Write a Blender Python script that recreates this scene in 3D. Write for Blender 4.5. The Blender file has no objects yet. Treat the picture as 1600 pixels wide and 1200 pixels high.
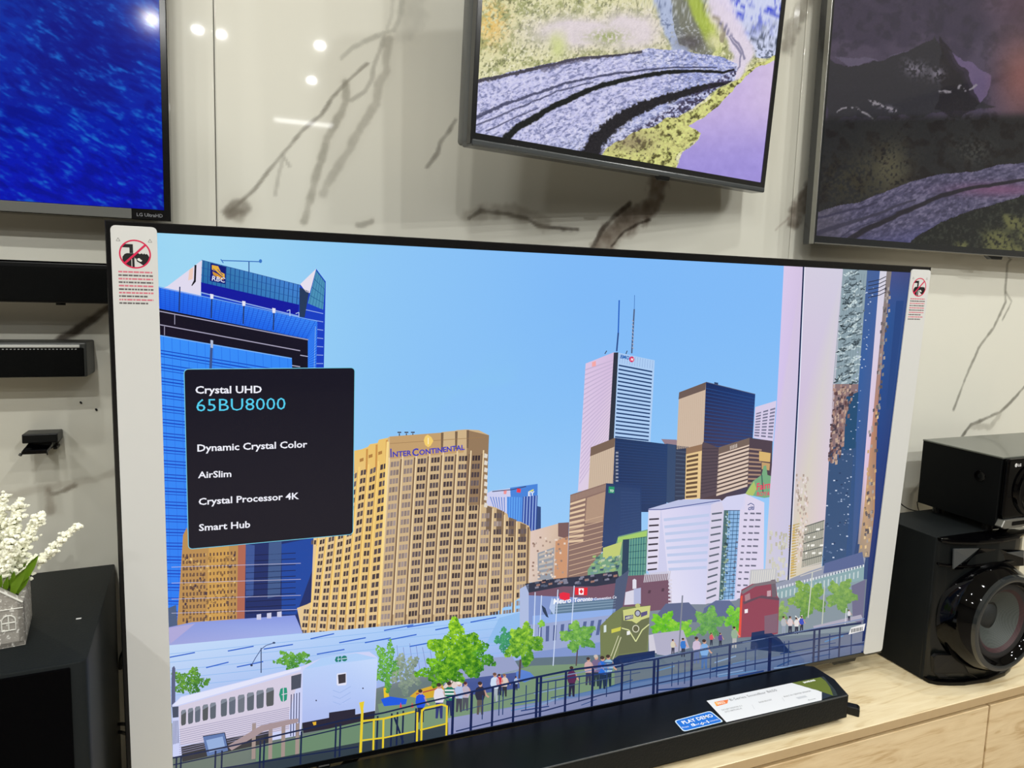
import bpy, bmesh, math, random
import numpy as np
from mathutils import Matrix, Vector, Euler
random.seed(7)
rng = np.random.RandomState(11)
sc = bpy.context.scene
COL = sc.collection

# ------------------------------------------------------------------ camera
CAM = (0.15684815682, -1.065504814, 0.7549499866)
ROT = (1.45927271204, -0.03110883422, -0.37400105790)
FPX, PCX, PCY = 1092.859915, 3.859541669, -21.91097573
cd = bpy.data.cameras.new('camera'); cam = bpy.data.objects.new('camera', cd); COL.objects.link(cam)
cam.location = CAM; cam.rotation_euler = ROT
cd.sensor_width = 36.0; cd.lens = FPX*36.0/1600.0
cd.shift_x = -PCX/1600.0; cd.shift_y = PCY/1600.0
cd.clip_start = 0.01
sc.camera = cam
sc.view_settings.view_transform = 'Standard'; sc.view_settings.look = 'None'
sc.view_settings.exposure = 0.0; sc.view_settings.gamma = 1.0
sc.view_settings.use_curve_mapping = False

# ------------------------------------------------------------------ world and lamps
w = bpy.data.worlds.new('world'); sc.world = w; w.use_nodes = True
w.node_tree.nodes['Background'].inputs[0].default_value = (1, 0.98, 0.94, 1)
w.node_tree.nodes['Background'].inputs[1].default_value = 0.15
CEIL = 2.2
LAMPS = [(x, y, p*k) for x, k in ((-1.5, 1.0), (-0.2, 1.0), (1.1, 1.05), (2.4, 1.6)) for y, p in ((-0.75, 22), (-1.55, 40), (-2.35, 62))]  # near rows added to brighten the room, outside the reflected area
LAMPS += [(-0.04, -3.2, 14), (0.08, -3.22, 14), (0.633, -3.15, 14), (0.657, -3.92, 14), (-0.27, -3.25, 24),
          (2.4, -3.9, 24), (-1.8, -3.9, 24)]
def srgb(c):
    c = np.asarray(c, float)/255.0
    return np.where(c <= 0.04045, c/12.92, ((c+0.055)/1.055)**2.4)
for i, (x, y, pw) in enumerate(LAMPS):
    ld = bpy.data.lights.new('downlight_and_fill', 'AREA'); ld.shape = 'DISK'; ld.size = 0.07 if y > -3 else 0.045
    ld.energy = pw*0.262; ld.color = (1.0, 1.0, 0.975)
    lo = bpy.data.objects.new('downlight_and_fill', ld); COL.objects.link(lo); lo.location = (x, y, CEIL-0.012)
ld = bpy.data.lights.new('tube_light', 'AREA'); ld.shape = 'RECTANGLE'; ld.size = 0.5; ld.size_y = 0.16; ld.energy = 3
lo = bpy.data.objects.new('tube_light', ld); COL.objects.link(lo); lo.location = (0.72, -5.3, CEIL-0.012)

# ------------------------------------------------------------------ helpers
RM = np.array(Euler(ROT, 'XYZ').to_matrix()); CO = np.array(CAM)
def ray(q):
    return RM @ np.array([(q[0]-800-PCX)/FPX, -(q[1]-600-PCY)/FPX, -1.0])
def proj(P):
    c = (np.asarray(P)-CO) @ RM
    return 800+PCX+FPX*c[..., 0]/-c[..., 2], 600+PCY-FPX*c[..., 1]/-c[..., 2]
def onY(q, Y):
    d = ray(q); return CO+d*(Y-CO[1])/d[1]
def onZ(q, Z):
    d = ray(q); return CO+d*(Z-CO[2])/d[2]
class Plane:                       # a local frame: u to the right, v up, n towards the viewer
    def __init__(s, M): s.M = np.array(M); s.o = s.M[:3, 3]; s.u = s.M[:3, 0]; s.n = -s.M[:3, 1]; s.v = s.M[:3, 2]
    def uv(s, q, h=0.0):
        d = ray(q); o = s.o+s.n*h; t = ((o-CO) @ s.n)/(d @ s.n); P = CO+d*t-s.o
        return np.array([P @ s.u, P @ s.v])
    def px(s, u, v, h=0.0):
        P = s.o+np.multiply.outer(u, s.u)+np.multiply.outer(v, s.v)+s.n*h
        return proj(P)

def link(o, parent=None):
    COL.objects.link(o)
    if parent is not None: o.parent = parent
    return o
def obj(name, me, mat, parent=None, M=None):
    if isinstance(me, bmesh.types.BMesh):
        bm = me; me = bpy.data.meshes.new(name); bm.to_mesh(me); bm.free()
    o = bpy.data.objects.new(name, me)
    if mat is not None and not me.materials: me.materials.append(mat)
    link(o, parent)
    if M is not None: o.matrix_local = M
    return o
def tag(o, label, cat, group=None):
    o['label'] = label; o['category'] = cat
    if group: o['group'] = group
    return o
def thing(name, loc, label, cat, group=None, M=None):
    o = bpy.data.objects.new(name, None); link(o); o.empty_display_size = 0.05
    if M is not None: o.matrix_world = M
    else: o.location = loc
    tag(o, label, cat, group); bpy.context.view_layer.update()
    return o
def box(x0, x1, y0, y1, z0, z1, bev=0.0, seg=2, bm=None):
    own = bm is None
    t = bmesh.new(); bmesh.ops.create_cube(t, size=1.0)
    for v in t.verts:
        v.co = ((x0+x1)/2+v.co.x*(x1-x0), (y0+y1)/2+v.co.y*(y1-y0), (z0+z1)/2+v.co.z*(z1-z0))
    if bev: bmesh.ops.bevel(t, geom=list(t.edges), offset=bev, segments=seg, profile=0.5, affect='EDGES')
    if own: return t
    merge(bm, t)
def merge(bm, t):
    me = bpy.data.meshes.new('tmp'); t.to_mesh(me); t.free(); bm.from_mesh(me); bpy.data.meshes.remove(me)
def prism(pts, y0, y1, axis='y', bev=0.0, seg=2):
    """extrude a 2D outline: axis y -> pts are (x,z); axis z -> pts are (x,y); axis x -> pts are (y,z)"""
    bm = bmesh.new()
    def P(a, b, c):
        return {'y': (a, c, b), 'z': (a, b, c), 'x': (c, a, b)}[axis]
    A = [bm.verts.new(P(a, b, y0)) for a, b in pts]; B = [bm.verts.new(P(a, b, y1)) for a, b in pts]
    n = len(pts); bm.faces.new(A); bm.faces.new(B[::-1])
    for i in range(n): bm.faces.new((A[i], B[i], B[(i+1) % n], A[(i+1) % n])) if True else None
    bmesh.ops.recalc_face_normals(bm, faces=bm.faces)
    if bev: bmesh.ops.bevel(bm, geom=list(bm.edges), offset=bev, segments=seg, profile=0.5, affect='EDGES')
    return bm
def tube(pts, r, n=8, bm=None, cap=True):
    bm2 = bm or bmesh.new(); pts = [Vector(p) for p in pts]; rings = []
    for i, p in enumerate(pts):
        d = (pts[min(i+1, len(pts)-1)]-pts[max(i-1, 0)]).normalized()
        a = d.cross(Vector((0.3, 0.5, 0.81))).normalized(); b = d.cross(a)
        rr = r[i] if isinstance(r, (list, tuple)) else r
        rings.append([bm2.verts.new(p+(a*math.cos(t)+b*math.sin(t))*rr) for t in [2*math.pi*k/n for k in range(n)]])
    for A, B in zip(rings, rings[1:]):
        for k in range(n): bm2.faces.new((A[k], A[(k+1) % n], B[(k+1) % n], B[k]))
    if cap: bm2.faces.new(rings[0][::-1]); bm2.faces.new(rings[-1])
    return bm2
def lathe(prof, c, n=64):
    """profile of (radius, y) turned about the -y axis through c"""
    bm = bmesh.new(); rings = []
    for r, y in prof:
        if r < 1e-6: rings.append([bm.verts.new((c[0], c[1]+y, c[2]))])
        else: rings.append([bm.verts.new((c[0]+r*math.cos(t), c[1]+y, c[2]+r*math.sin(t))) for t in [2*math.pi*k/n for k in range(n)]])
    for A, B in zip(rings, rings[1:]):
        if len(A) == 1 and len(B) == 1: continue
        for k in range(n):
            if len(B) == 1: bm.faces.new((A[k], A[(k+1) % n], B[0]))
            elif len(A) == 1: bm.faces.new((A[0], B[(k+1) % n], B[k]))
            else: bm.faces.new((A[k], A[(k+1) % n], B[(k+1) % n], B[k]))
    bmesh.ops.recalc_face_normals(bm, faces=bm.faces)
    return bm
def smooth(o, ang=40):
    me = o.data
    me.polygons.foreach_set('use_smooth', [True]*len(me.polygons))
    try: me.set_sharp_from_angle(angle=math.radians(ang))
    except Exception: pass
    return o
def roundrect(u0, u1, v0, v1, r, n=5):
    P = []
    for cx, cy, a in ((u1-r, v1-r, 0), (u0+r, v1-r, 90), (u0+r, v0+r, 180), (u1-r, v0+r, 270)):
        for k in range(n+1):
            t = math.radians(a+90*k/n); P.append((cx+r*math.cos(t), cy+r*math.sin(t)))
    return P

# ------------------------------------------------------------------ materials
def mat(name, col, rough=0.5, metal=0.0, spec=0.5, bump=0.0, bscale=200, vary=0.0, coat=0.0):
    m = bpy.data.materials.new(name); m.use_nodes = True; nt = m.node_tree; b = nt.nodes['Principled BSDF']
    c = tuple(srgb(col)); b.inputs['Base Color'].default_value = (*c, 1)
    b.inputs['Roughness'].default_value = rough; b.inputs['Metallic'].default_value = metal
    b.inputs['Specular IOR Level'].default_value = spec; b.inputs['Coat Weight'].default_value = coat
    if bump or vary:
        tc = nt.nodes.new('ShaderNodeTexCoord'); n = nt.nodes.new('ShaderNodeTexNoise'); n.inputs['Scale'].default_value = bscale
        n.inputs['Detail'].default_value = 5
        nt.links.new(tc.outputs['Object'], n.inputs['Vector'])
        if bump:
            bp = nt.nodes.new('ShaderNodeBump'); bp.inputs['Strength'].default_value = bump; bp.inputs['Distance'].default_value = 0.001
            nt.links.new(n.outputs[0], bp.inputs['Height']); nt.links.new(bp.outputs[0], b.inputs['Normal'])
        if vary:
            mx = nt.nodes.new('ShaderNodeMix'); mx.data_type = 'RGBA'
            mx.inputs['A'].default_value = (*[x*(1-vary) for x in c], 1); mx.inputs['B'].default_value = (*[min(1, x*(1+vary)) for x in c], 1)
            nt.links.new(n.outputs[0], mx.inputs['Factor']); nt.links.new(mx.outputs['Result'], b.inputs['Base Color'])
    return m
def attr_mat(name, rough, emit=0.0, spec=0.5, coat=0.0):
    m = bpy.data.materials.new(name); m.use_nodes = True; nt = m.node_tree; b = nt.nodes['Principled BSDF']
    a = nt.nodes.new('ShaderNodeAttribute'); a.attribute_name = 'Col'
    if emit:
        b.inputs['Base Color'].default_value = (0.004, 0.004, 0.005, 1)
        nt.links.new(a.outputs['Color'], b.inputs['Emission Color']); b.inputs['Emission Strength'].default_value = emit
    else: nt.links.new(a.outputs['Color'], b.inputs['Base Color'])
    b.inputs['Roughness'].default_value = rough; b.inputs['Specular IOR Level'].default_value = spec
    b.inputs['Coat Weight'].default_value = coat
    return m
M_SCREEN = attr_mat('lit_screen', 0.08, 0.97, 0.22)
M_SCREEN_DULL = attr_mat('dim_screen', 0.06, 0.80, 0.6)
M_PRINT = attr_mat('printed_card', 0.45)
M_MARBLE = attr_mat('polished_marble', 0.035, 0.0, 0.5)
def oak(name, rot=0.0, a=(238, 222, 184), b_=(208, 184, 138), sc_=1.0):
    m = bpy.data.materials.new(name); m.use_nodes = True; nt = m.node_tree; b = nt.nodes['Principled BSDF']
    N = nt.nodes.new; L = nt.links.new
    tc = N('ShaderNodeTexCoord'); mp = N('ShaderNodeMapping'); mp.inputs['Scale'].default_value = (5*sc_, 34*sc_, 34*sc_)
    L(tc.outputs['Object'], mp.inputs['Vector'])
    n1 = N('ShaderNodeTexNoise'); n1.inputs['Scale'].default_value = 1.6; n1.inputs['Detail'].default_value = 7; n1.inputs['Distortion'].default_value = 1.4
    L(mp.outputs[0], n1.inputs['Vector'])
    mp2 = N('ShaderNodeMapping'); mp2.inputs['Scale'].default_value = (14, 260, 260); L(tc.outputs['Object'], mp2.inputs['Vector'])
    n2 = N('ShaderNodeTexNoise'); n2.inputs['Scale'].default_value = 1.5; n2.inputs['Detail'].default_value = 4; L(mp2.outputs[0], n2.inputs['Vector'])
    ad = N('ShaderNodeMath'); ad.operation = 'MULTIPLY_ADD'; ad.inputs[1].default_value = 0.3; L(n2.outputs[0], ad.inputs[0]); L(n1.outputs[0], ad.inputs[2])
    cr = N('ShaderNodeValToRGB'); e = cr.color_ramp.elements
    e[0].position = 0.45; e[0].color = (*srgb(b_), 1); e[1].position = 0.82; e[1].color = (*srgb(a), 1)
    x = cr.color_ramp.elements.new(0.6); x.color = (*srgb([(p*0.72+q*0.28) for p, q in zip(a, b_)]), 1)
    L(ad.outputs[0], cr.inputs[0]); L(cr.outputs[0], b.inputs['Base Color'])
    bp = N('ShaderNodeBump'); bp.inputs['Strength'].default_value = 0.25; bp.inputs['Distance'].default_value = 0.0006
    L(n2.outputs[0], bp.inputs['Height']); L(bp.outputs[0], b.inputs['Normal'])
    b.inputs['Roughness'].default_value = 0.42
    return m
M_OAK = oak('light_oak'); M_OAK2 = oak('light_oak_front', a=(228, 205, 164), b_=(196, 166, 120), sc_=0.8)
M_EDGE = mat('oak_edge_banding', (186, 160, 120), 0.5, vary=0.06, bscale=60)
M_BLACK = mat('black_plastic', (9, 11, 12), 0.34, spec=.3, bump=0.02, bscale=900)
M_GLOSS = mat('gloss_black_plastic', (2, 2, 3), 0.05, spec=0.2)
M_MATTE = mat('matte_black_vinyl', (14, 19, 21), 0.6, spec=.25, bump=0.15, bscale=700, vary=0.1)
M_GREYPL = mat('dark_grey_plastic', (60, 64, 66), 0.25, vary=0.08, bscale=30, coat=0.3)
M_SILVER = mat('brushed_silver', (150, 150, 145), 0.28, metal=0.8, vary=0.05, bscale=80)
M_FABRIC = mat('black_mesh_fabric', (4, 5, 5), 0.9, spec=.12, bump=0.6, bscale=1400)
M_SIDE = mat('black_side_laminate', (5, 7, 8), 0.55, spec=.15, bump=0.05, bscale=500)
M_WHITE = mat('white_foam_card', (208, 209, 207), 0.5, bump=0.03, bscale=300)
M_CABLE = mat('black_cable', (14, 14, 15), 0.4, bump=0.02, bscale=400)

# ------------------------------------------------------------------ noise + painting helpers
def vnoise(x, y, seed=0):
    r = np.random.RandomState(seed).rand(256, 256)
    xi = np.floor(x).astype(int); yi = np.floor(y).astype(int); fx = x-xi; fy = y-yi
    fx = fx*fx*(3-2*fx); fy = fy*fy*(3-2*fy)
    g = lambda a, b: r[a % 256, b % 256]
    return (g(xi, yi)*(1-fx)+g(xi+1, yi)*fx)*(1-fy)+(g(xi, yi+1)*(1-fx)+g(xi+1, yi+1)*fx)*fy
def fbm(x, y, seed=0, oct=4):
    s = 0; a = 0.5; t = 0
    for k in range(oct):
        s = s+a*vnoise(x*2**k, y*2**k, seed+k); t += a; a *= 0.55
    return s/t
def pdist(X, Y, pts):
    """distance to a polyline and the share of its length at the nearest point"""
    best = np.full(X.shape, 1e9); tt = np.zeros(X.shape); n = len(pts)-1
    for i in range(n):
        (ax, ay), (bx, by) = pts[i], pts[i+1]; dx, dy = bx-ax, by-ay
        t = np.clip(((X-ax)*dx+(Y-ay)*dy)/(dx*dx+dy*dy+1e-12), 0, 1)
        d = np.hypot(X-ax-t*dx, Y-ay-t*dy); m = d < best
        best = np.where(m, d, best); tt = np.where(m, (i+t)/n, tt)
    return best, tt
def inpoly(X, Y, pts):
    c = np.zeros(X.shape, bool); n = len(pts)
    for i in range(n):
        (ax, ay), (bx, by) = pts[i], pts[(i+1) % n]
        m = ((ay > Y) != (by > Y)); k = (bx-ax)*(Y-ay)/(by-ay+1e-12)+ax
        c ^= m & (X < k)
    return c
def lerp(a, b, t):
    t = np.asarray(t)[..., None]; return a*(1-t)+np.asarray(b, float)*t
def sstep(a, b, x):
    t = np.clip((x-a)/(b-a), 0, 1); return t*t*(3-2*t)
def grid_mesh(name, xs, zs, colf, y=0.0):
    """flat sheet in the local x-z plane, one linear colour per vertex"""
    nx, nz = len(xs), len(zs); X, Z = np.meshgrid(xs, zs)
    co = np.stack([X, np.full_like(X, y), Z], -1).reshape(-1, 3)
    i = np.arange(nx-1)[None, :]+np.arange(nz-1)[:, None]*nx
    f = np.stack([i, i+1, i+1+nx, i+nx], -1).reshape(-1, 4)
    me = bpy.data.meshes.new(name); me.vertices.add(len(co)); me.vertices.foreach_set('co', co.ravel())
    me.loops.add(f.size); me.loops.foreach_set('vertex_index', f.ravel().astype(np.int32))
    me.polygons.add(len(f)); me.polygons.foreach_set('loop_start', np.arange(0, f.size, 4, dtype=np.int32))
    me.update(calc_edges=True)
    at = me.color_attributes.new('Col', 'FLOAT_COLOR', 'POINT')
    c = srgb(np.clip(colf(X, Z), 0, 255)).reshape(-1, 3); at.data.foreach_set('color', np.concatenate([c, np.ones((len(c), 1))], 1).astype(np.float32).ravel())
    return me
_tc = {}
def text_tris(s, bold=0.0):
    if (s, bold) in _tc: return _tc[(s, bold)]
    c = bpy.data.curves.new('t', 'FONT'); c.body = s; c.offset = bold; c.resolution_u = 2; c.size = 1.0
    o = bpy.data.objects.new('t', c); COL.objects.link(o)
    dg = bpy.context.evaluated_depsgraph_get(); me = bpy.data.meshes.new_from_object(o.evaluated_get(dg))
    v = np.array([p.co[:2] for p in me.vertices]); f = [tuple(p.vertices) for p in me.polygons]
    bpy.data.objects.remove(o); bpy.data.curves.remove(c); bpy.data.meshes.remove(me)
    _tc[(s, bold)] = (v, f); return v, f
class Paint:
    """flat print or picture: thin layered polygons on one plane, in that plane's own metres"""
    def __init__(s, plane, h=0.0, dl=3e-5): s.p = plane; s.h = h; s.V = []; s.F = []; s.C = []; s.dl = dl
    def uv(s, q): return s.p.uv(q, s.h)
    def add(s, uvs, col, L=1):
        i = len(s.V); y = -(s.h+L*s.dl); n = len(uvs)
        s.V += [(float(a), y, float(b)) for a, b in uvs]; s.F.append(tuple(range(i, i+n)))
        col = np.asarray(col, float)
        s.C += list(np.broadcast_to(col, (n, 3))) if col.ndim == 1 else list(col)
    def px(s, pts, col, L=1): s.add([s.uv(q) for q in pts], col, L)
    def line(s, pts, wd, col, L=1):        # width in pixels of the photograph
        P = [np.array(q, float) for q in pts]
        for a, b in zip(P, P[1:]):
            d = b-a; n = np.array([-d[1], d[0]])/(np.hypot(*d)+1e-9)*wd/2
            s.px([a-n, b-n, b+n, a+n], col, L)
    def ell(s, c, rx, ry, col, L=1, n=14):
        s.px([(c[0]+rx*math.cos(t), c[1]+ry*math.sin(t)) for t in [2*math.pi*k/n for k in range(n)]], col, L)
    def quad(s, q, f): # bilinear point in a quad of pixels
        (a, b, c, d) = [np.array(x, float) for x in q]; u, v = f
        return (a*(1-u)+b*u)*(1-v)+(d*(1-u)+c*u)*v
    def cell(s, q, u0, u1, v0, v1, col, L=1):
        s.px([s.quad(q, (u0, v0)), s.quad(q, (u1, v0)), s.quad(q, (u1, v1)), s.quad(q, (u0, v1))], col, L)
    def rows(s, q, n, frac, col, L=1, u0=0.0, u1=1.0, off=0.0):
        for k in range(n): s.cell(q, u0, u1, (k+off)/n, (k+off+frac)/n, col, L)
    def cols(s, q, n, frac, col, L=1, v0=0.0, v1=1.0):
        for k in range(n): s.cell(q, (k+0.5-frac/2)/n, (k+0.5+frac/2)/n, v0, v1, col, L)
    def grid(s, q, nx, ny, fx, fy, col, L=1, jit=0, u0=0, u1=1, v0=0, v1=1):
        for i in range(nx):
            for j in range(ny):
                a = u0+(i+0.5-fx/2)/nx*(u1-u0); b = u0+(i+0.5+fx/2)/nx*(u1-u0); c = v0+(j+0.5-fy/2)/ny*(v1-v0); d = v0+(j+0.5+fy/2)/ny*(v1-v0)
                s.cell(q, a, b, c, d, np.clip(np.array(col)+random.uniform(-jit, jit), 0, 255), L)
    def text(s, t, q0, q1, col, L=5, bold=0.0, hscale=1.0, world=False, slant=0.0):
        """baseline from q0 to q1"""
        v, f = text_tris(t, bold); a = np.array(q0) if world else s.uv(q0); b = np.array(q1) if world else s.uv(q1)
        x0 = v[:, 0].min(); wd = v[:, 0].max()-x0; k = np.hypot(*(b-a))/wd; d = (b-a)/np.hypot(*(b-a)); n = np.array([-d[1], d[0]])
        P = a+np.outer((v[:, 0]-x0)*k+v[:, 1]*k*slant, d)+np.outer(v[:, 1]*k*hscale, n); i = len(s.V); y = -(s.h+L*s.dl)
        s.V += [(float(p[0]), y, float(p[1])) for p in P]; s.F += [tuple(x+i for x in g) for g in f]; s.C += [np.array(col, float)]*len(P)
    def mesh(s, name):
        me = bpy.data.meshes.new(name); me.from_pydata(s.V, [], s.F); me.update()
        at = me.color_attributes.new('Col', 'FLOAT_COLOR', 'POINT'); c = srgb(np.clip(np.array(s.C), 0, 255))
        at.data.foreach_set('color', np.concatenate([c, np.ones((len(c), 1))], 1).astype(np.float32).ravel())
        return me

# ------------------------------------------------------------------ the room
WALL = 0.16; FLOOR = -0.70; BACK = -6.0; XL = -3.2; XR = 4.6; CT = -0.05      # CT: height of the cabinet top
S1, S2 = 0.1265, 1.2815
def struct(name, me, m, parent=None):
    o = obj(name, me, m, parent)
    if parent is None: o['kind'] = 'structure'
    return o
struct('floor', box(XL, XR, BACK, WALL+0.1, FLOOR-0.05, FLOOR), mat('beige_floor_tile', (176, 166, 150), 0.25, vary=0.06, bscale=4))
struct('ceiling', box(XL, XR, BACK, WALL+0.1, CEIL, CEIL+0.05), mat('white_ceiling', (232, 230, 222), 0.8, vary=0.02, bscale=3))
struct('wall_left', box(XL-0.05, XL, BACK, WALL+0.1, FLOOR, CEIL), mat('wall_paint_left', (150, 146, 136), 0.7, vary=0.03, bscale=3))
struct('wall_right', box(XR, XR+0.05, BACK, WALL+0.1, FLOOR, CEIL), mat('wall_paint_right', (150, 146, 136), 0.7, vary=0.03, bscale=3))
struct('wall_front', box(XL, XR, BACK-0.05, BACK, FLOOR, CEIL), mat('wall_paint_front', (84, 74, 66), 0.7, vary=0.1, bscale=1.5))
wall = struct('wall_back', box(XL, XR, WALL+0.006, WALL+0.1, FLOOR, CEIL), mat('dark_joint', (70, 68, 62), 0.8))
WP = Plane(Matrix.Translation((0, WALL, 0)))
# (points in the photograph, half width px, colour, strength)
VEINS = [
 ([(627, -5), (624, 22), (613, 46), (598, 51), (575, 62), (552, 74), (535, 90)], 1.8, (150, 150, 140), 0.43),
 ([(612, -10), (610, 20), (603, 44)], 1.5, (160, 160, 150), 0.32),
 ([(648, -20), (642, 20), (632, 48)], 11, (186, 186, 176), 0.36),
 ([(599, 58), (592, 82), (586, 96), (583, 120), (572, 142), (548, 158)], 1.5, (140, 138, 128), 0.40),
 ([(607, 60), (602, 85), (604, 108), (592, 130), (588, 160), (574, 184), (558, 210), (543, 238), (522, 268), (503, 302)], 3.2, (158, 156, 145), 0.47),
 ([(575, 98), (548, 122), (520, 152), (501, 182), (476, 204), (445, 240), (424, 264), (398, 298), (362, 330)], 1.2, (110, 106, 96), 0.47),
 ([(541, 128), (541, 160), (521, 198), (511, 218), (504, 246), (494, 272), (487, 300), (474, 345)], 2.6, (142, 140, 128), 0.50),
 ([(445, 242), (438, 268), (431, 305)], 1.3, (150, 148, 138), 0.36),
 ([(443, 243), (454, 260)], 1, (150, 148, 138), 0.36),
 ([(362, 330), (366, 325), (374, 321), (383, 323)], 5.5, (84, 78, 68), 0.54),
 ([(372, 336), (366, 330)], 5, (110, 104, 92), 0.43),
 ([(712, 187), (700, 206), (688, 222), (684, 238), (668, 260)], 1.5, (110, 106, 98), 0.43),
 ([(560, 350), (580, 344)], 2.5, (110, 106, 96), 0.43),
 ([(735, 342), (752, 331), (790, 334), (822, 342), (838, 352), (862, 356), (902, 359)], 1.8, (82, 76, 68), 0.75),
 ([(735, 338), (790, 330), (830, 340), (850, 348)], 7, (150, 144, 130), 0.45),
 ([(1030, 285), (1018, 322), (1000, 335), (975, 350), (955, 368), (938, 392)], 11, (104, 90, 78), 0.72),
 ([(985, 318), (960, 338), (938, 362), (925, 388)], 2, (70, 62, 54), 0.60),
 ([(1015, 343), (995, 350), (975, 362), (955, 385)], 1.2, (60, 52, 44), 0.70),
 ([(1264, -5), (1250, 20), (1237, 45), (1228, 70)], 9, (120, 116, 106), 0.60),
 ([(1262, 300), (1252, 318), (1240, 342)], 9, (92, 82, 72), 0.70),
 ([(1238, 335), (1222, 348), (1212, 358)], 1, (160, 150, 138), 0.50),
 ([(1600, 380), (1575, 412), (1570, 452), (1571, 470), (1562, 490), (1553, 512), (1541, 528), (1528, 545), (1508, 590), (1490, 640)], 1.8, (116, 114, 104), 0.60),
 ([(1571, 455), (1580, 470), (1566, 500)], 1.1, (130, 128, 118), 0.55),
 ([(1604, 602), (1585, 622), (1562, 645), (1535, 657), (1518, 664), (1504, 682), (1490, 700)], 2.0, (110, 108, 98), 0.65),
 ([(1562, 648), (1548, 668), (1520, 668)], 4, (160, 158, 146), 0.45),
 ([(1440, 752), (1425, 772), (1412, 786)], 2.5, (140, 138, 126), 0.60),
 ([(170, 480), (148, 497), (128, 508), (112, 519), (96, 529), (84, 540)], 3.0, (58, 52, 44), 0.98),
 ([(118, 757), (100, 766), (82, 772), (74, 764)], 1.6, (112, 104, 92), 0.70),
 ([(74, 762), (78, 780), (80, 800)], 3.0, (150, 142, 128), 0.55),
 ([(180, 738), (150, 748), (100, 756), (60, 764), (0, 776)], 3.0, (160, 154, 140), 0.40),
]
def marble(X, Z):
    wx = (fbm(X*9+3, Z*9+1, 21, 4)-.5)*0.030; wz = (fbm(X*9+7, Z*9+9, 31, 4)-.5)*0.030
    base = np.zeros(X.shape+(3,))+np.array([222., 221., 209.])
    cl = fbm(X*2.1+40, Z*1.6+17, 3, 4); base = lerp(base, (196, 194, 180), sstep(.5, .75, cl)*.5)
    rough = fbm(X*60+9, Z*60+5, 51, 3)
    for pts, hw, c, st in VEINS:
        P = [tuple(WP.uv(q)) for q in pts]
        s = 0.0017  # metres per photograph pixel at the wall
        x0 = min(p[0] for p in P)-.06; x1 = max(p[0] for p in P)+.06; z0 = min(p[1] for p in P)-.06; z1 = max(p[1] for p in P)+.06
        m = (X > x0) & (X < x1) & (Z > z0) & (Z < z1)
        if not m.any(): continue
        d, t = pdist(X[m]+wx[m]*.28, Z[m]+wz[m]*.28, P)
        wd = hw*s*(.45+1.1*rough[m]); k = (1-sstep(wd*.55, wd*1.5+.0012, d))*st*(.55+.9*rough[m])
        b = base[m]; base[m] = lerp(b, c, np.clip(k, 0, 1))
        if hw > 2.4:
            k2 = (1-sstep(0, hw*s*4, d))*.22*st; base[m] = lerp(base[m], (176, 170, 156), k2)
    return base
def lin(a, b, s): return list(np.linspace(a, b, max(2, int(abs(b-a)/s)+1)))
def axis(a, b, lo, hi, s):
    r = []
    if a < lo: r += lin(a, min(lo, b), .06)[:-1]
    r += lin(max(a, lo), min(b, hi), s)
    if b > hi: r += lin(max(hi, a), b, .06)[1:]
    return np.array(r)
ZS = axis(FLOOR, CEIL, 0.28, 1.42, 0.0032)
for a, b, lo, hi in ((XL, S1-0.0006, -.22, S1), (S1+0.0006, S2-0.0006, S1, S2), (S2+0.0006, XR, S2, 2.15)):
    xs = axis(a, b, lo, hi, 0.0032)
    me = grid_mesh('panel', xs, ZS, marble, WALL)
    # thickness: a skirt folded back to the wall behind
    bm = bmesh.new(); bm.from_mesh(me)
    be = [e for e in bm.edges if e.is_boundary]; r = bmesh.ops.extrude_edge_only(bm, edges=be)
    for v in [g for g in r['geom'] if isinstance(g, bmesh.types.BMVert)]: v.co.y += 0.0062
    bm.to_mesh(me); bm.free()
    obj('panel', me, M_MARBLE, wall)
struct('trim_1', box(XL, XR, WALL-0.012, WALL, FLOOR, FLOOR+0.09, .002), mat('grey_skirting', (150, 146, 138), .4, vary=.05))

# ------------------------------------------------------------------ oak display cabinet
cab = thing('display_cabinet', (1.0, -0.1, FLOOR), 'long light oak media cabinet with drawers carrying the big television', 'cabinet')
CX, CY, CZ = 1.0, -0.1, FLOOR
def rel(bm):
    bmesh.ops.translate(bm, verts=bm.verts, vec=(-CX, -CY, -CZ)); return bm
obj('cabinet_top', rel(box(-1.2, 3.2, -0.156, WALL-.001, CT-0.018, CT, .0012, 1)), M_OAK, cab)
obj('front_edge', rel(box(-1.2, 3.2, -0.1568, -0.1561, CT-0.018, CT-.0006)), M_EDGE, cab)
bd = box(-1.18, 3.18, -0.100, WALL-.002, FLOOR+.06, CT-0.018)
obj('body', rel(bd), M_EDGE, cab)
obj('plinth', rel(box(-1.1, 3.1, -0.09, WALL-.01, FLOOR, FLOOR+.06)), M_EDGE, cab)
xe = [-1.18, -0.30, 0.66, 1.6215, 2.58, 3.18]
me_d = {}
for i in range(5):
    for z0, z1 in ((CT-0.33, CT-0.031), (CT-0.59, CT-0.336)):
        if i == 0 and 0: continue
        obj('drawer', rel(box(xe[i]+.003, xe[i+1]-.003, -0.151, -0.1345, z0, z1, .0012, 1)), M_OAK2, cab)

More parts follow.
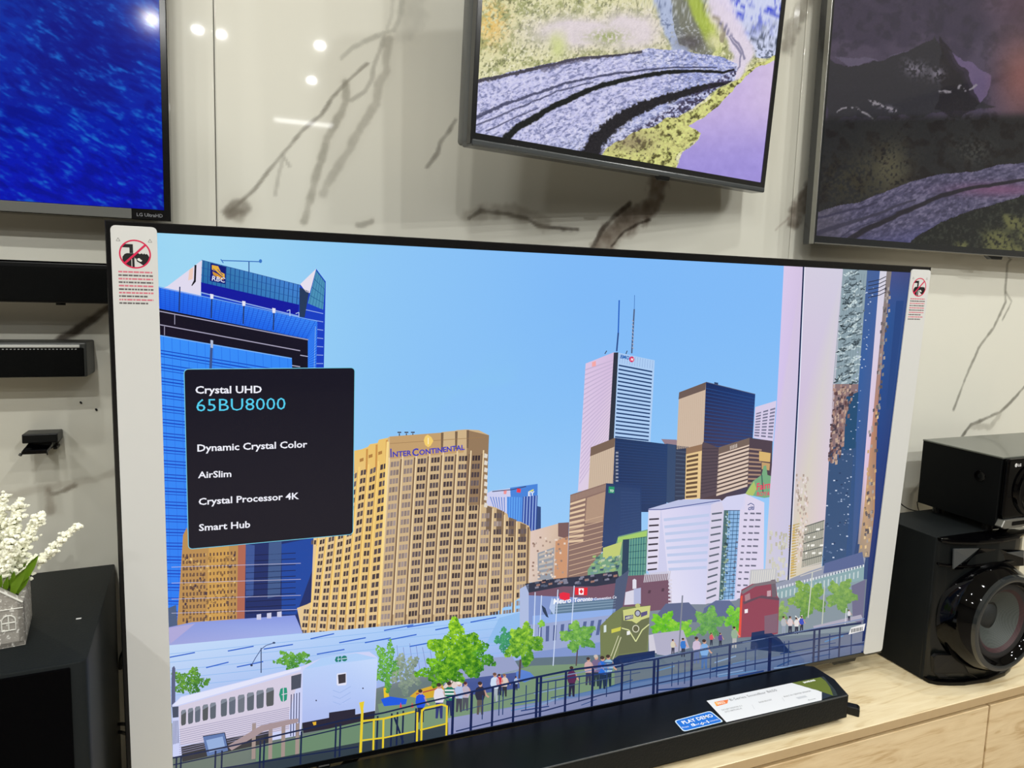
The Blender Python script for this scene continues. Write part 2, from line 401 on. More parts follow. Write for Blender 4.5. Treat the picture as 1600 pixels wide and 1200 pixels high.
# ------------------------------------------------------------------ television builder
def tv_frame(root, W, H, T, bz, m_bezel, m_body, back=0.03, side_bz=None):
    """front face in the local plane y=0, lower left corner at the origin"""
    bl, br, bb, bt = bz
    bm = bmesh.new()
    o = [(0, 0), (W, 0), (W, H), (0, H)]; i_ = [(bl, bb), (W-br, bb), (W-br, H-bt), (bl, H-bt)]
    def ring(pts, y): return [bm.verts.new((a, y, b)) for a, b in pts]
    A = ring(o, 0.0012); A2 = ring([(0.0012, .0012), (W-.0012, .0012), (W-.0012, H-.0012), (.0012, H-.0012)], 0.0)
    I = ring(i_, 0.0); I2 = ring(i_, 0.0025); B = ring(o, T)
    for P, Q in ((A, A2), (A2, I), (I, I2), (B, A)):
        for k in range(4): bm.faces.new((P[k], P[(k+1) % 4], Q[(k+1) % 4], Q[k]))
    bmesh.ops.recalc_face_normals(bm, faces=bm.faces)
    f = obj('bezel', bm, m_bezel, root)
    b = obj('back_cover', box(.004, W-.004, T*.6, T, .004, H-.004, .003), m_body, root)
    if back: obj('rear_housing', box(W*.16, W*.84, T-.001, T+back, H*.12, H*.62, .006), m_body, root)
    return f

# ------------------------------------------------------------------ the big television
YAW, TILT = -0.016017550922, 0.03647577164
M0 = Euler((TILT, 0, YAW), 'XYZ').to_matrix().to_4x4()
# Rz(yaw) @ Rx(tilt)
M0 = (Matrix.Rotation(YAW, 4, 'Z') @ Matrix.Rotation(TILT, 4, 'X'))
W0, H0 = 1.4494, 0.8302
tv = thing('television', None, 'large television on feet showing a city skyline, white foam strips on both side edges', 'television', M=M0)
TP = Plane(M0)
b_l, b_r, b_b, b_t = .009, .009, .009, .0125
tv_frame(tv, W0, H0, .026, (b_l, b_r, b_b, b_t), mat('tv_bezel', (12, 13, 15), .22, coat=.3, vary=.1, bscale=20), M_BLACK, .03)

# ---- the picture on the big screen, painted as flat coloured shapes in the screen plane
S = Paint(TP, h=-0.0023, dl=2.5e-5)
def sky(u, v):
    x, y = TP.px(u, v, -0.0023)
    c = np.zeros(u.shape+(3,))+np.array([140., 197., 249.])
    c = lerp(c, (160, 217, 246), 1-sstep(250, 720, x)); c = lerp(c, (128, 187, 250), sstep(640, 950, x)*(1-sstep(430, 780, y))*.9)
    c = lerp(c, (158, 205, 250), sstep(640, 860, y)*.8)
    sm = fbm(x/120+y/60, y/90-x/300, 5, 3); c = lerp(c, (140, 205, 240), sstep(.5, .8, sm)*.25*(1-sstep(700, 1000, x)))
    return c
e0 = b_l+.0005
SKY = grid_mesh('sky', np.linspace(e0, W0-e0, 140), np.linspace(e0, H0-b_t-.0004, 80), sky)
def hrect(q, col, L): S.px(q, col, L)
LIL = (222, 205, 228)
# -- blue glass tower block with the lion sign
S.px([(316, 406), (262, 447), (250, 452), (250, 470), (313, 470)], (226, 220, 240), 2)
S.px([(304, 414), (307, 414), (306, 440), (300, 447), (299, 446), (303, 438)], (16, 16, 26), 3)
S.px([(296, 421), (302, 418), (301, 436), (294, 438)], (238, 205, 190), 3)
S.px([(315, 406), (469, 445), (494, 420), (509, 440), (506, 576), (313, 576)], (22, 62, 196), 1)
S.px([(494, 420), (469, 444), (478, 456), (484, 458)], (232, 226, 240), 3)
S.px([(468, 449), (483, 455), (476, 496), (468, 495)], (36, 58, 92), 3)
q = [(315, 406), (469, 445), (467, 476), (314, 441)]
S.px(q, [(50, 118, 170), (66, 130, 215), (58, 128, 200), (34, 108, 170)], 2); S.cols(q, 22, .16, (24, 70, 140), 3); S.rows(q, 3, .07, (30, 84, 160), 3)
q = [(494, 422), (508, 441), (505, 484), (481, 474)]
S.px(q, (74, 146, 186), 3); S.cols(q, 5, .12, (30, 88, 140), 4); S.rows(q, 4, .08, (34, 96, 150), 4)
S.px([(314, 441), (467, 476), (466, 492), (314, 457)], (14, 22, 158), 3)
S.line([(314, 457), (466, 494)], 1.6, (150, 180, 235), 4)
for k in range(7): S.line([(478, 484+14*k), (505, 490+13*k)], 1.1, (150, 178, 240), 4)
S.px([(329, 411), (353, 417), (352, 444), (328, 439)], (8, 22, 120), 4)
S.px([(331, 414), (341, 416), (345, 425), (351, 428), (351, 435), (345, 430), (337, 424), (331, 421)], (232, 178, 62), 5)
S.px([(332, 424), (340, 428), (348, 434), (350, 438), (342, 435), (333, 429)], (214, 150, 48), 5)
S.line([(333, 420), (343, 429)], 1, (8, 22, 120), 6); S.line([(340, 421), (348, 430)], 1, (8, 22, 120), 6)
S.text('RBC', (331, 438), (351, 441.5), (240, 242, 255), 6, .01)
S.line([(346, 407), (408, 409)], 1.5, (50, 110, 190), 2); S.line([(389, 409), (389, 425)], 1.6, (40, 80, 150), 2); S.ell((407, 408), 2.5, 3, (60, 120, 200), 2); S.line([(345, 405), (349, 411)], 1.5, (60, 120, 200), 2)
q = [(247, 449), (496, 503), (481, 530), (248, 482)]
S.px(q, [(38, 112, 240), (58, 138, 250), (30, 110, 240), (22, 92, 230)], 5)
S.rows(q, 10, .14, (18, 74, 205), 6); S.cols(q, 34, .1, (20, 70, 200), 6)
q = [(481, 529), (496, 503), (494, 576), (481, 576)]
S.px(q, (52, 130, 248), 6); S.rows(q, 16, .25, (20, 84, 214), 7); S.line([(493, 510), (491, 576)], 1, (130, 180, 240), 7)
S.line([(247, 448), (496, 502)], 1.4, (110, 170, 250), 7)
S.px([(248, 482), (482, 529), (482, 577), (250, 577)], [(18, 14, 30), (20, 16, 36), (16, 14, 32), (30, 14, 40)], 5)
S.line([(248, 486), (482, 531)], 1.6, (165, 160, 185), 6); S.line([(248, 507), (469, 548)], 1.6, (165, 160, 185), 6)
S.line([(273, 491), (273, 507)], 1.3, (150, 146, 170), 6); S.line([(257, 510), (257, 524)], 1.3, (150, 146, 170), 6); S.line([(469, 555), (481, 557)], 1.2, (190, 190, 220), 6); S.line([(456, 571), (469, 573)], 1.2, (190, 190, 220), 6)
for x, y, b in ((281, 448, 487), (331, 466, 497), (381, 477, 506), (428, 488, 516)):
    S.line([(x, y), (x-1, b)], 2, (34, 56, 110), 8)
    if x > 300: S.px([(x-2.6, y-7), (x+2.6, y-6), (x+2.3, y+1), (x-2.3, y+1)], (232, 232, 246), 9)
S.line([(448, 486), (453, 484), (453, 494)], 1.2, (180, 205, 245), 8); S.line([(462, 490), (467, 488), (467, 496)], 1.2, (180, 205, 245), 8)
q = [(249, 524), (456, 560), (470, 975), (262, 975)]
S.px(q, [(58, 146, 252), (52, 138, 250), (30, 110, 240), (40, 124, 244)], 7)
S.cols(q, 16, .05, (36, 110, 232), 8)
for k in range(20):
    y = 547+21.5*k
    for dy, wd in ((0, 1.4), (5, 1.8), (9.5, 1.0)): S.line([(249, y+dy), (456, y+dy+max(4, 34-2.2*k))], wd, (16, 66, 190), 8)
S.line([(249, 524), (456, 560)], 1.6, (120, 178, 252), 9)
S.px([(329, 531), (333, 532), (331, 578), (327, 578)], (60, 84, 140), 9); S.px([(329, 531), (333, 532), (333, 544), (329, 543)], (180, 190, 215), 10)
# -- dark towers and mirrored brown block under the caption
S.px([(340, 845), (500, 838), (500, 985), (340, 990)], (26, 44, 104), 9)
S.px([(440, 850), (500, 838), (492, 880), (463, 960), (440, 960)], (24, 70, 160), 10)
S.px([(372, 850), (384, 850), (382, 978), (370, 978)], (176, 104, 84), 11)
S.px([(420, 848), (440, 846), (438, 930), (418, 935)], (64, 90, 140), 11)
for y in range(866, 975, 9): S.line([(384, y+2), (462, y-2)], 1.1, (16, 26, 66), 11)
S.px([(384, 850), (398, 852), (396, 930), (384, 935)], (60, 86, 150), 11)
q = [(286, 838), (350, 858), (347, 985), (282, 985)]
S.px([(286, 836), (292, 824), (298, 858), (372, 852), (370, 985), (276, 985), (282, 900)], (186, 142, 84), 11)
for i in range(120):
    x = random.uniform(284, 366); y = random.uniform(862, 975); a = random.uniform(1.5, 4)
    S.px([(x, y), (x+a, y+1), (x+a-1, y+a*1.6), (x-1, y+a*1.3)], random.choice([(96, 70, 60), (126, 96, 66), (224, 186, 116), (70, 56, 70)]), 12)
S.px([(326, 856), (358, 853), (355, 976), (322, 980)], (206, 158, 84), 12)
for k in range(11): S.cols([(284, 866+10*k), (322, 864+10*k), (322, 869.5+10*k), (284, 871.5+10*k)], 7, .5, (110, 82, 66), 12); S.cols([(326, 864+10*k), (370, 861+10*k), (370, 866+10*k), (326, 869+10*k)], 8, .42, (120, 88, 60) if k%2 else (96, 70, 60), 13)
for y in (880, 905, 930, 952): S.line([(268, y+6), (470, y)], .8, (190, 186, 214), 13)
S.px([(263, 950), (275, 945), (278, 985), (264, 985)], (78, 96, 130), 12)
# -- tan hotel
def curve(pts):
    xs = [p[0] for p in pts]; ys = [p[1] for p in pts]; return lambda x: float(np.interp(x, xs, ys))
S.px([(549, 706), (554, 704), (565, 702), (575, 698), (578, 694), (590, 692), (592, 687), (606, 684), (609, 682), (689, 676), (691, 675), (711, 673), (714, 672), (728, 671), (748, 672), (764, 680), (759, 789), (775, 793), (793, 803), (795, 812), (813, 815), (827, 822), (829, 830), (828, 925), (760, 965), (640, 978), (473, 992), (464, 950), (480, 944), (486, 941), (490, 838), (549, 834)], (208, 180, 138), 10)
S.px([(549, 706), (554, 704), (565, 702), (575, 698), (578, 694), (590, 692), (592, 687), (606, 684), (601, 800), (590, 980), (473, 992), (464, 950), (480, 944), (486, 941), (490, 838), (549, 834)], [(236, 196, 112)]*9+[(230, 200, 150)]*7, 11)
S.px([(549, 706), (553, 704), (554, 738), (549, 745)], (214, 150, 84), 12)
for x0, x1, y0, y1, dx in ((566, 575, 701, 738, 0), (579, 590, 694, 735, 0), (594, 606, 687, 728, 0)):
    S.px([(x1-3, y0+1), (x1, y0), (x1-1, y1), (x1-4, y1)], (206, 148, 76), 12)
for x, y in ((565, 715), (579, 709), (594, 704)): S.px([(x-3, y+2), (x+3, y), (x+3, y+5), (x-3, y+7)], (176, 126, 66), 13)
S.px([(609, 682), (689, 676), (690, 702), (726, 699), (724, 707), (609, 717)], (196, 160, 112), 11)
S.px([(730, 672), (764, 680), (760, 788), (727, 790)], (150, 122, 92), 11)
S.line([(609, 693), (757, 683)], .8, (160, 126, 86), 12)
for x, y in ((689, 676), (711, 674), (729, 672)): S.px([(x, y), (x+4, y), (x+3, y+28), (x, y+28)], (120, 96, 74), 12)
PI = [(494, 470, 450), (507, 484, 464), (520, 497, 478), (534, 513, 495), (547, 527, 510), (559.5, 541, 525), (574, 557, 541), (589, 572, 557), (606, 592, 578), (627, 614, 602), (648, 635, 624), (669, 656, 646), (690, 677, 668), (712, 699, 690), (733, 719, 711), (753, 741, 733), (772, 762, 755), (790, 783, 777), (809, 803, 798), (829, 824, 820)]
PX = [curve([(750, p[0]), (970, p[1])]) if 0 else (lambda y, p=p: p[0]+(p[1]-p[0])*(y-750)/220.0) for p in PI]
TT = curve([(500, 768), (554, 740), (566, 734), (579, 733), (592, 727), (609, 722), (650, 717), (700, 713), (762, 711), (830, 716)])
BB = curve([(463, 962), (541, 965), (614, 958), (700, 948), (760, 944), (830, 936)])
ST = curve([(0, 0), (758, 0), (759, 790), (776, 794), (794, 806), (813, 815), (829, 829), (840, 840)])
NF = 18
for i in range(len(PX)-1):
    left = i < 8
    for k in range(-1, NF+3):
        def pt(s, t):
            # s across the bay, t down the floor
            y = 840
            for _ in range(3):
                x = PX[i](y)*(1-s)+PX[i+1](y)*s; f = (k+t)/NF; y = TT(x)*(1-f)+BB(x)*f
            return (x, y)
        c = pt(.5, .3)
        if c[1] < ST(c[0])+5 or (k < 0): continue
        if (c[0] < 490 and c[1] < 946) or c[0] < 468: continue
        lit = random.random()
        col = (150, 128, 108) if left else (112, 92, 78)
        if i in (8, 9) and not left: col = (150, 134, 124)
        if i > 12: col = (128, 110, 92)
        a, b = (.22, .84) if left else (.14, .80)
        dk = np.array([74, 62, 66])+random.uniform(-14, 22)
        if i in (8, 9) or (i > 14 and lit > .45): dk = np.array([142, 126, 122])+random.uniform(-12, 14)
        n = 2 if left else 3
        for j in range(n):
            s0 = a+(b-a)*j/n; s1 = s0+(b-a)/n*.80
            S.px([pt(s0, .0), pt(s1, .0), pt(s1, .62), pt(s0, .62)], dk+random.uniform(-12, 18), 14)
        S.px([pt(.84, -.2), pt(.98, -.2), pt(.98, .8), pt(.84, .8)], (206, 158, 84) if left else (124, 98, 76), 13)
    y0 = max(ST(PX[i](800))+2, TT(PX[i](750))-8)
    p0, p1 = (PX[i](y0), y0), (PX[i](960), 960)
    if i > 0: S.line([p0, p1], 2.4 if left else 2.0, (250, 212, 124) if left else (238, 214, 172), 15)
S.line([(606, 690), (592, 975)], 4, (250, 218, 140), 15)
for k in range(8): S.px([(757, 708+11*k), (762, 710+11*k), (761, 716+11*k), (756, 715+11*k)], (226, 218, 206), 15)
for x, y, z in ((760, 790, 40), (776, 795, 40), (795, 808, 30), (813, 817, 30)): S.px([(x, y), (x+9, y+3), (x+8, y+z), (x-1, y+z)], (122, 100, 80), 13)
# crest and lettering
S.px([(668, 679), (674, 683), (677, 689), (673, 696), (669, 699), (664, 695), (662, 688), (664, 682)], (246, 208, 110), 16)
S.line([(669, 684), (669, 694)], 1.6, (255, 236, 190), 17)
S.text('I', (610, 714.5), (612, 714.3), (66, 62, 178), 17); S.text('NTER', (613.5, 714), (643, 711.5), (66, 62, 178), 17, .03); S.text('C', (644, 712.5), (654, 711.5), (66, 62, 178), 17, .03, 1.1)
S.text('ONTINENTAL', (655, 710.8), (726, 702.5), (62, 60, 186), 17, .03)
for x in (624, 635, 645): S.line([(x, 677), (x, 681)], 1.5, (60, 50, 50), 9); S.line([(x-3, 675.5), (x+3, 675.5)], 1.8, (60, 50, 60), 9)
# -- far blue block with the two letters
S.px([(760, 771), (768, 767), (797, 763), (800, 800), (798, 812), (776, 795), (759, 790)], (206, 208, 240), 6)
S.px([(797, 762), (840, 756), (839, 828), (812, 816), (796, 806)], (70, 132, 220), 6)
q = [(792, 776), (816, 777), (814, 830), (792, 806)]; S.px(q, (92, 160, 240), 7); S.cols(q, 6, .2, (40, 96, 200), 8)
q = [(817, 776), (840, 774), (838, 832), (815, 826)]; S.px(q, (48, 76, 160), 7); S.cols(q, 5, .3, (160, 190, 240), 8)
q = [(764, 776), (790, 777), (790, 800), (770, 792)]; S.cols(q, 6, .35, (90, 130, 210), 8)
S.line([(769, 768), (800, 765), (822, 760)], 1.4, (60, 70, 110), 8)
S.px([(808, 763), (814, 764), (813, 770), (807, 769)], (232, 60, 80), 8); S.px([(787, 767), (792, 766), (791, 772), (787, 772)], (240, 150, 150), 8)
S.text('EY', (825, 775), (835, 774), (240, 244, 255), 8, .03); S.px([(825, 768), (834, 764), (833, 767.5)], (230, 230, 90), 8)
S.px([(836, 790), (845, 792), (845, 826), (836, 828)], (46, 74, 130), 7)
# -- pale stone blocks
S.px([(829, 830), (872, 818), (888, 820), (886, 910), (826, 910)], [(224, 200, 190), (216, 190, 168), (190, 150, 130), (178, 148, 130), (222, 202, 190)], 12)
S.px([(872, 817), (889, 816), (888, 842), (872, 838)], (122, 92, 92), 13)
S.px([(840, 864), (866, 855), (864, 905), (840, 906)], (150, 156, 168), 13); S.rows([(842, 866), (864, 858), (863, 900), (842, 902)], 5, .45, (196, 186, 176), 14)
S.px([(868, 845), (888, 838), (886, 902), (866, 905)], (206, 152, 116), 13)
for i in range(60):
    x = random.uniform(830, 884); y = random.uniform(836, 902); S.px([(x, y), (x+3, y), (x+3, y+3), (x, y+3)], random.choice([(176, 150, 136), (232, 214, 200), (150, 122, 110)]), 14)
# -- white tower, twin masts
S.px([(915, 568), (959, 550.5), (966, 551), (951, 686), (903, 768)], [(222, 200, 232), (214, 190, 224), (206, 182, 214), (226, 208, 226), (222, 206, 232)], 4)
S.px([(903, 768), (951, 686), (959, 690), (957, 760), (902, 768)], (222, 206, 228), 4)
S.rows([(914, 577), (958, 562), (951, 690), (905, 762)], 24, .3, (200, 182, 214), 5)
S.px([(925, 566), (931, 564), (931, 572), (925, 573)], (246, 170, 170), 6)
S.px([(959, 551), (966, 550.5), (959, 686), (951, 688)], (46, 52, 66), 6)
q = [(966, 551), (1023, 563), (1016, 692), (959, 686)]
S.px(q, (176, 208, 246), 5)
for k in range(19): S.cell(q, .03, .95, (.135+k*.046), (.135+k*.046+.017), (26, 62, 112), 6)
S.cols([(967, 552), (1022, 564), (1021, 577), (966, 567)], 14, .12, (130, 160, 210), 6)
S.text('BMO', (969, 559.5), (983, 562), (20, 96, 180), 8, .03); S.ell((987, 561.5), 4, 4.6, (214, 36, 96), 8); S.text('M', (985.3, 563.5), (989, 564), (255, 225, 235), 9, .02)
S.line([(967.5, 469), (966, 520)], 2, (36, 96, 196), 4); S.line([(966, 520), (963.5, 549)], 2.4, (46, 78, 140), 4); S.line([(991.5, 461), (991, 484)], .9, (70, 120, 190), 4); S.line([(991, 483), (987, 552)], 2.2, (80, 96, 130), 4)
for k in range(8): S.line([(987.5, 500+6*k), (990, 503+6*k)], 1.2, (170, 170, 190), 5)
S.line([(945, 553), (948, 548)], 1.3, (60, 60, 80), 4); S.line([(978, 553), (980, 548)], 1.3, (60, 60, 80), 4)
# -- brown and navy towers
S.px([(1033, 686), (1057, 687), (1063, 700), (1043, 700)], (150, 128, 140), 5)
S.px([(1041, 693), (1076, 698), (1073, 790), (1040, 785)], (54, 76, 112), 6); S.px([(1056, 696), (1076, 698), (1073, 790), (1054, 790)], (52, 62, 88), 7)
S.rows([(1056, 704), (1075, 706), (1073, 780), (1055, 780)], 12, .3, (70, 84, 110), 8)
S.px([(923, 699), (961, 684), (958, 760), (919, 766)], (206, 184, 162), 7); S.px([(923, 699), (961, 684), (960, 698), (922, 713)], (122, 100, 86), 8)
S.cols([(923, 713), (960, 698), (957, 755), (920, 762)], 12, .2, (190, 168, 148), 8)
S.px([(961, 684), (1043, 694), (1041, 800), (955, 800)], [(28, 52, 96), (34, 62, 108), (40, 62, 104), (24, 48, 96)], 7)
S.rows([(961, 690), (1042, 699), (1040, 790), (957, 790)], 22, .2, (38, 66, 116), 8); S.cols([(962, 704), (967, 704), (964, 752), (959, 752)], 1, .9, (52, 64, 92), 9)
for k in range(9): S.px([(962, 706+5.5*k), (966, 706+5.5*k), (966, 708.5+5.5*k), (962, 708.5+5.5*k)], (150, 156, 176), 10)
q = [(1061, 613), (1103, 597), (1099, 697), (1057, 702)]
S.px(q, (208, 186, 166), 7); S.cols(q, 14, .15, (196, 172, 150), 8); S.px([(1061, 613), (1103, 597), (1102, 609), (1060, 624)], (110, 92, 86), 9)
S.px([(1103, 597), (1180, 616), (1175, 700), (1170, 785), (1094, 785)], [(18, 44, 96), (24, 58, 120), (60, 66, 100), (70, 62, 84), (86, 66, 66)], 7)
S.rows([(1103, 606), (1179, 622), (1173, 740), (1097, 740)], 24, .22, (36, 74, 136), 8); S.line([(1103, 597), (1180, 616)], 1, (90, 90, 110), 9); S.px([(1116, 597), (1122, 598), (1122, 602), (1116, 601)], (50, 70, 110), 6)
q = [(1072, 700), (1097, 694), (1094, 779), (1070, 781)]
S.px(q, (232, 200, 146), 9); S.cell(q, 0, 1, 0, .12, (150, 118, 92), 10)
for k in range(10): S.cell(q, .05, .78, .16+k*.085, .16+k*.085+.045, (104, 80, 60), 10)
S.px([(1097, 694), (1099, 690), (1124, 700), (1121, 772), (1093, 780)], (88, 74, 84), 9); S.rows([(1097, 700), (1122, 700), (1120, 770), (1094, 776)], 14, .3, (70, 60, 72), 10)
q = [(1123, 699), (1171, 684), (1168, 760), (1119, 775)]
S.px(q, (222, 200, 184), 9); S.cell(q, 0, 1, 0, .14, (118, 100, 92), 10)
for k in range(10): S.cell(q, 0, 1, .17+k*.083, .17+k*.083+.034, (92, 76, 74), 10)
S.cols([(1140, 697), (1152, 693), (1152, 699), (1140, 703)], 5, .5, (214, 200, 190), 11)
S.px([(1171, 684), (1207, 689), (1205, 765), (1167, 765)], (80, 66, 78), 9); S.rows([(1171, 700), (1190, 702), (1188, 760), (1168, 760)], 9, .4, (168, 138, 120), 10)
S.px([(1186, 705), (1204, 708), (1203, 722), (1186, 720)], (218, 182, 116), 11); S.px([(1190, 722), (1203, 724), (1202, 735), (1190, 733)], (196, 160, 110), 11)
q = [(1180, 636), (1213, 626), (1208, 690), (1177, 684)]
S.px(q, (216, 206, 234), 8); S.grid([(1180, 645), (1213, 635), (1208, 686), (1177, 682)], 3, 9, .72, .5, (120, 120, 146), 9, 10)
# -- green copper roof and red sign
S.px([(1164, 772), (1176, 752), (1190, 742), (1193, 728), (1197, 727), (1199, 742), (1208, 745), (1207, 776), (1194, 778)], (120, 172, 130), 12)
S.px([(1164, 772), (1178, 752), (1182, 764), (1176, 775)], (176, 196, 110), 13); S.line([(1190, 742), (1192, 770)], 2, (70, 110, 100), 13)
S.text('Fairm', (1182, 766), (1206, 762), (236, 66, 104), 14, .02, 1.2); S.text('ROYAL', (1182, 775), (1206, 774), (226, 70, 110), 14, .02)
# -- tower with the green letters sign
S.px([(891, 773), (947, 755), (941, 856), (930, 908), (886, 908)], (140, 112, 104), 10)
S.cols([(891, 775), (947, 757), (946, 766), (891, 784)], 26, .35, (176, 148, 132), 11)
q = [(891, 786), (919, 777), (915, 850), (888, 852)]
for k in range(9): S.cell(q, 0, .85, k/9, k/9+.05, (226, 198, 166), 11)
q = [(917, 778), (946, 768), (942, 815), (914, 818)]; S.px(q, (186, 156, 134), 11); S.cols(q, 13, .3, (160, 130, 112), 12)
for k in range(11): S.line([(889, 820+8*k), (942, 806+8*k)], 1.1, (206, 174, 148), 12)
S.px([(947, 755), (1002, 758), (1002, 838), (1012, 842), (1010, 858), (940, 862)], [(36, 60, 104), (34, 60, 108), (48, 72, 116), (50, 72, 110), (50, 72, 110), (44, 66, 112)], 11)
S.cols([(948, 760), (1000, 763), (1000, 836), (942, 850)], 26, .2, (56, 80, 124), 12); S.rows([(970, 768), (1000, 770), (1000, 835), (968, 846)], 16, .3, (50, 74, 120), 13)
S.px([(951, 760), (960, 760.5), (959.5, 770.5), (950.5, 770)], (40, 150, 110), 14); S.text('TD', (952.2, 768.5), (958.4, 768.8), (240, 255, 245), 15, .02)
# -- green glass block
S.px([(935, 868), (962, 850), (966, 838), (1012, 827), (1009, 905), (918, 905), (918, 890)], (120, 162, 130), 13)
S.px([(942, 856), (972, 846), (968, 868), (942, 874)], (196, 206, 120), 14); S.px([(965, 840), (1011, 829), (1010, 838), (965, 848)], (166, 206, 110), 14)
q = [(982, 842), (1010, 838), (1008, 902), (980, 902)]; S.px(q, (74, 132, 132), 14); S.cols(q, 7, .3, (120, 176, 150), 15); S.rows(q, 6, .12, (44, 90, 100), 15)
for i in range(70):
    x = random.uniform(922, 980); y = random.uniform(868, 900); S.px([(x, y), (x+6, y-1), (x+5, y+3), (x, y+3)], random.choice([(76, 112, 110), (160, 188, 120), (110, 150, 150), (60, 86, 110), (190, 204, 170)]), 15)
S.px([(973, 843), (983, 842), (981, 905), (971, 905)], (42, 66, 92), 16)
# -- white office block
S.px([(1013, 795), (1068, 780), (1125, 780), (1130, 785), (1164, 771), (1194, 785), (1193, 900), (1150, 938), (1104, 943), (1049, 944), (1010, 890)], (208, 208, 238), 16)
S.px([(1013, 795), (1060, 781), (1125, 780), (1110, 789), (1033, 795)], (190, 196, 230), 17)
S.line([(1013, 796), (1033, 796), (1125, 782)], 1.3, (70, 84, 150), 18)
q = [(1013, 798), (1032, 797), (1028, 890), (1010, 892)]; S.px(q, (226, 220, 240), 17)
for k in range(9): S.cell(q, .08, .9, .13+k*.105, .13+k*.105+.028, (60, 54, 68), 18)
q = [(1033, 797), (1111, 788), (1103, 944), (1048, 944)]
S.px(q, [(222, 218, 244), (206, 206, 240), (214, 214, 242), (228, 226, 246)], 17)
for k in range(8): S.cell(q, .03, .97, .09+k*.075, .09+k*.075+.03, (192, 204, 236), 18)
S.px([(1111, 788), (1131, 783), (1123, 937), (1102, 944)], (216, 210, 232), 18)
for k in range(13): S.line([(1112-k*.7, 803+k*11), (1128-k*.8, 801+k*10.7)], 2.6, (96, 104, 120), 19)
q = [(1131, 797), (1156, 797), (1147, 936), (1123, 938)]; S.px(q, (138, 182, 226), 19); S.cols(q, 4, .12, (40, 74, 110), 20); S.rows(q, 22, .16, (44, 82, 120), 20)
S.px([(1131, 797), (1138, 797), (1130, 936), (1123, 938)], (84, 116, 116), 20)
for i in range(60):
    t = random.random(); x = 1132-8*t+random.uniform(0, 8); y = 800+134*t; S.px([(x, y), (x+3, y), (x+3, y+3), (x, y+2)], random.choice([(150, 170, 140), (50, 72, 80), (170, 200, 220)]), 21)
S.px([(1127, 783), (1135, 776), (1165, 771), (1163, 796), (1131, 797)], (212, 212, 242), 19)
q = [(1164, 772), (1194, 785), (1190, 925), (1148, 936)]; S.px([(1164, 772), (1194, 785), (1192, 925), (1150, 936), (1156, 797), (1160, 790)], (222, 214, 238), 19)
for k in range(13):
    y = 802+10.2*k; x = 1163-k*1.0
    for a, b in ((0, 6), (9, 17), (18, 27)): S.line([(x+a, y), (x+b-1, y+.3)], 2.6, (112, 112, 134), 20)
    if k > 3: S.line([(x-10, y+4), (x-6, y+4)], 2.2, (112, 112, 134), 20)
S.text('citi', (1168.5, 797), (1178, 796), (70, 84, 140), 21, .03)
S.line([(1168, 789), (1173, 786), (1178, 789)], 1.2, (70, 84, 140), 21)
# -- brick hall, convention centre
S.px([(826, 912), (900, 904), (1046, 896), (1050, 945), (1060, 950), (965, 960), (826, 945)], (118, 84, 104), 17)
S.px([(820, 912), (860, 905), (910, 900), (965, 892), (968, 910), (930, 916), (880, 916), (826, 926)], (44, 50, 72), 18)
for i in range(40):
    x = random.uniform(826, 960); y = 912-(x-826)*.1+random.uniform(-4, 6); S.px([(x, y), (x+6, y-1), (x+6, y+2), (x, y+3)], random.choice([(86, 96, 120), (30, 36, 56), (130, 130, 150), (160, 120, 110)]), 19)
for k in range(15): S.line([(1008+k*2.8, 896-k*.3), (1006+k*2.8, 910-k*.3)], 1.5, (206, 202, 214), 19)
for k in range(8): S.px([(1044, 905+6*k), (1050, 905+6*k), (1050, 908+6*k), (1044, 908+6*k)], (220, 215, 230), 19)
for x, y in ((1013, 922), (1034, 919)): S.px([(x, y), (x+4, y), (x+3, y+5), (x-1, y+5)], (86, 60, 78), 19)
S.px([(1028, 958), (1040, 943), (1076, 941), (1090, 956), (1092, 972), (1020, 972)], (94, 104, 140), 20); S.px([(1100, 950), (1118, 938), (1140, 938), (1150, 950), (1150, 975), (1094, 975)], (96, 108, 148), 19)
S.px([(962, 905), (983, 890), (972, 952), (956, 960)], (78, 90, 120), 20)
S.px([(812, 920), (826, 912), (826, 1000), (812, 1000)], (176, 190, 226), 18)
S.px([(826, 930), (962, 936), (966, 972), (962, 1000), (930, 1030), (826, 1035)], (128, 150, 206), 18)
S.px([(862, 944), (962, 935), (961, 952), (860, 962)], (96, 124, 150), 19); S.rows([(862, 946), (962, 938), (961, 950), (860, 960)], 3, .2, (150, 176, 200), 20)
S.px([(832, 962), (962, 951), (960, 960), (832, 976)], (144, 176, 234), 20)
S.px([(826, 976), (960, 960), (958, 1000), (826, 1020)], (154, 168, 210), 19); S.cols([(838, 980), (955, 966), (950, 990), (838, 1004)], 10, .45, (84, 100, 150), 20)
S.px([(862, 933), (868, 944), (866, 962), (858, 950)], (180, 200, 236), 20)
S.text('Metro', (864.5, 943.5), (892, 941), (248, 250, 255), 23, .03); S.text('Toronto', (896, 940.5), (926, 938), (248, 250, 255), 23, .03); S.text('Convention Ce', (928, 937.8), (963, 934.5), (236, 240, 255), 23, .015)
for x0, y0, x1, y1 in ((871.5, 921, 864, 1040), (897, 915, 893, 975), (846, 930, 842, 1010), (836, 925, 833, 1015)): S.line([(x0, y0), (x1, y1)], 1.5, (206, 220, 246), 24)
S.px([(874, 927), (880, 925), (890, 927), (890, 936), (882, 938), (874, 935)], (232, 38, 66), 25)
S.px([(898, 918), (918, 918), (917, 930), (898, 929)], (232, 36, 52), 25); S.px([(904, 919), (912, 919), (911.5, 929), (904, 929)], (252, 246, 250), 26); S.px([(908, 920), (911, 924), (909, 927), (907, 927), (905, 924)], (224, 40, 56), 27)
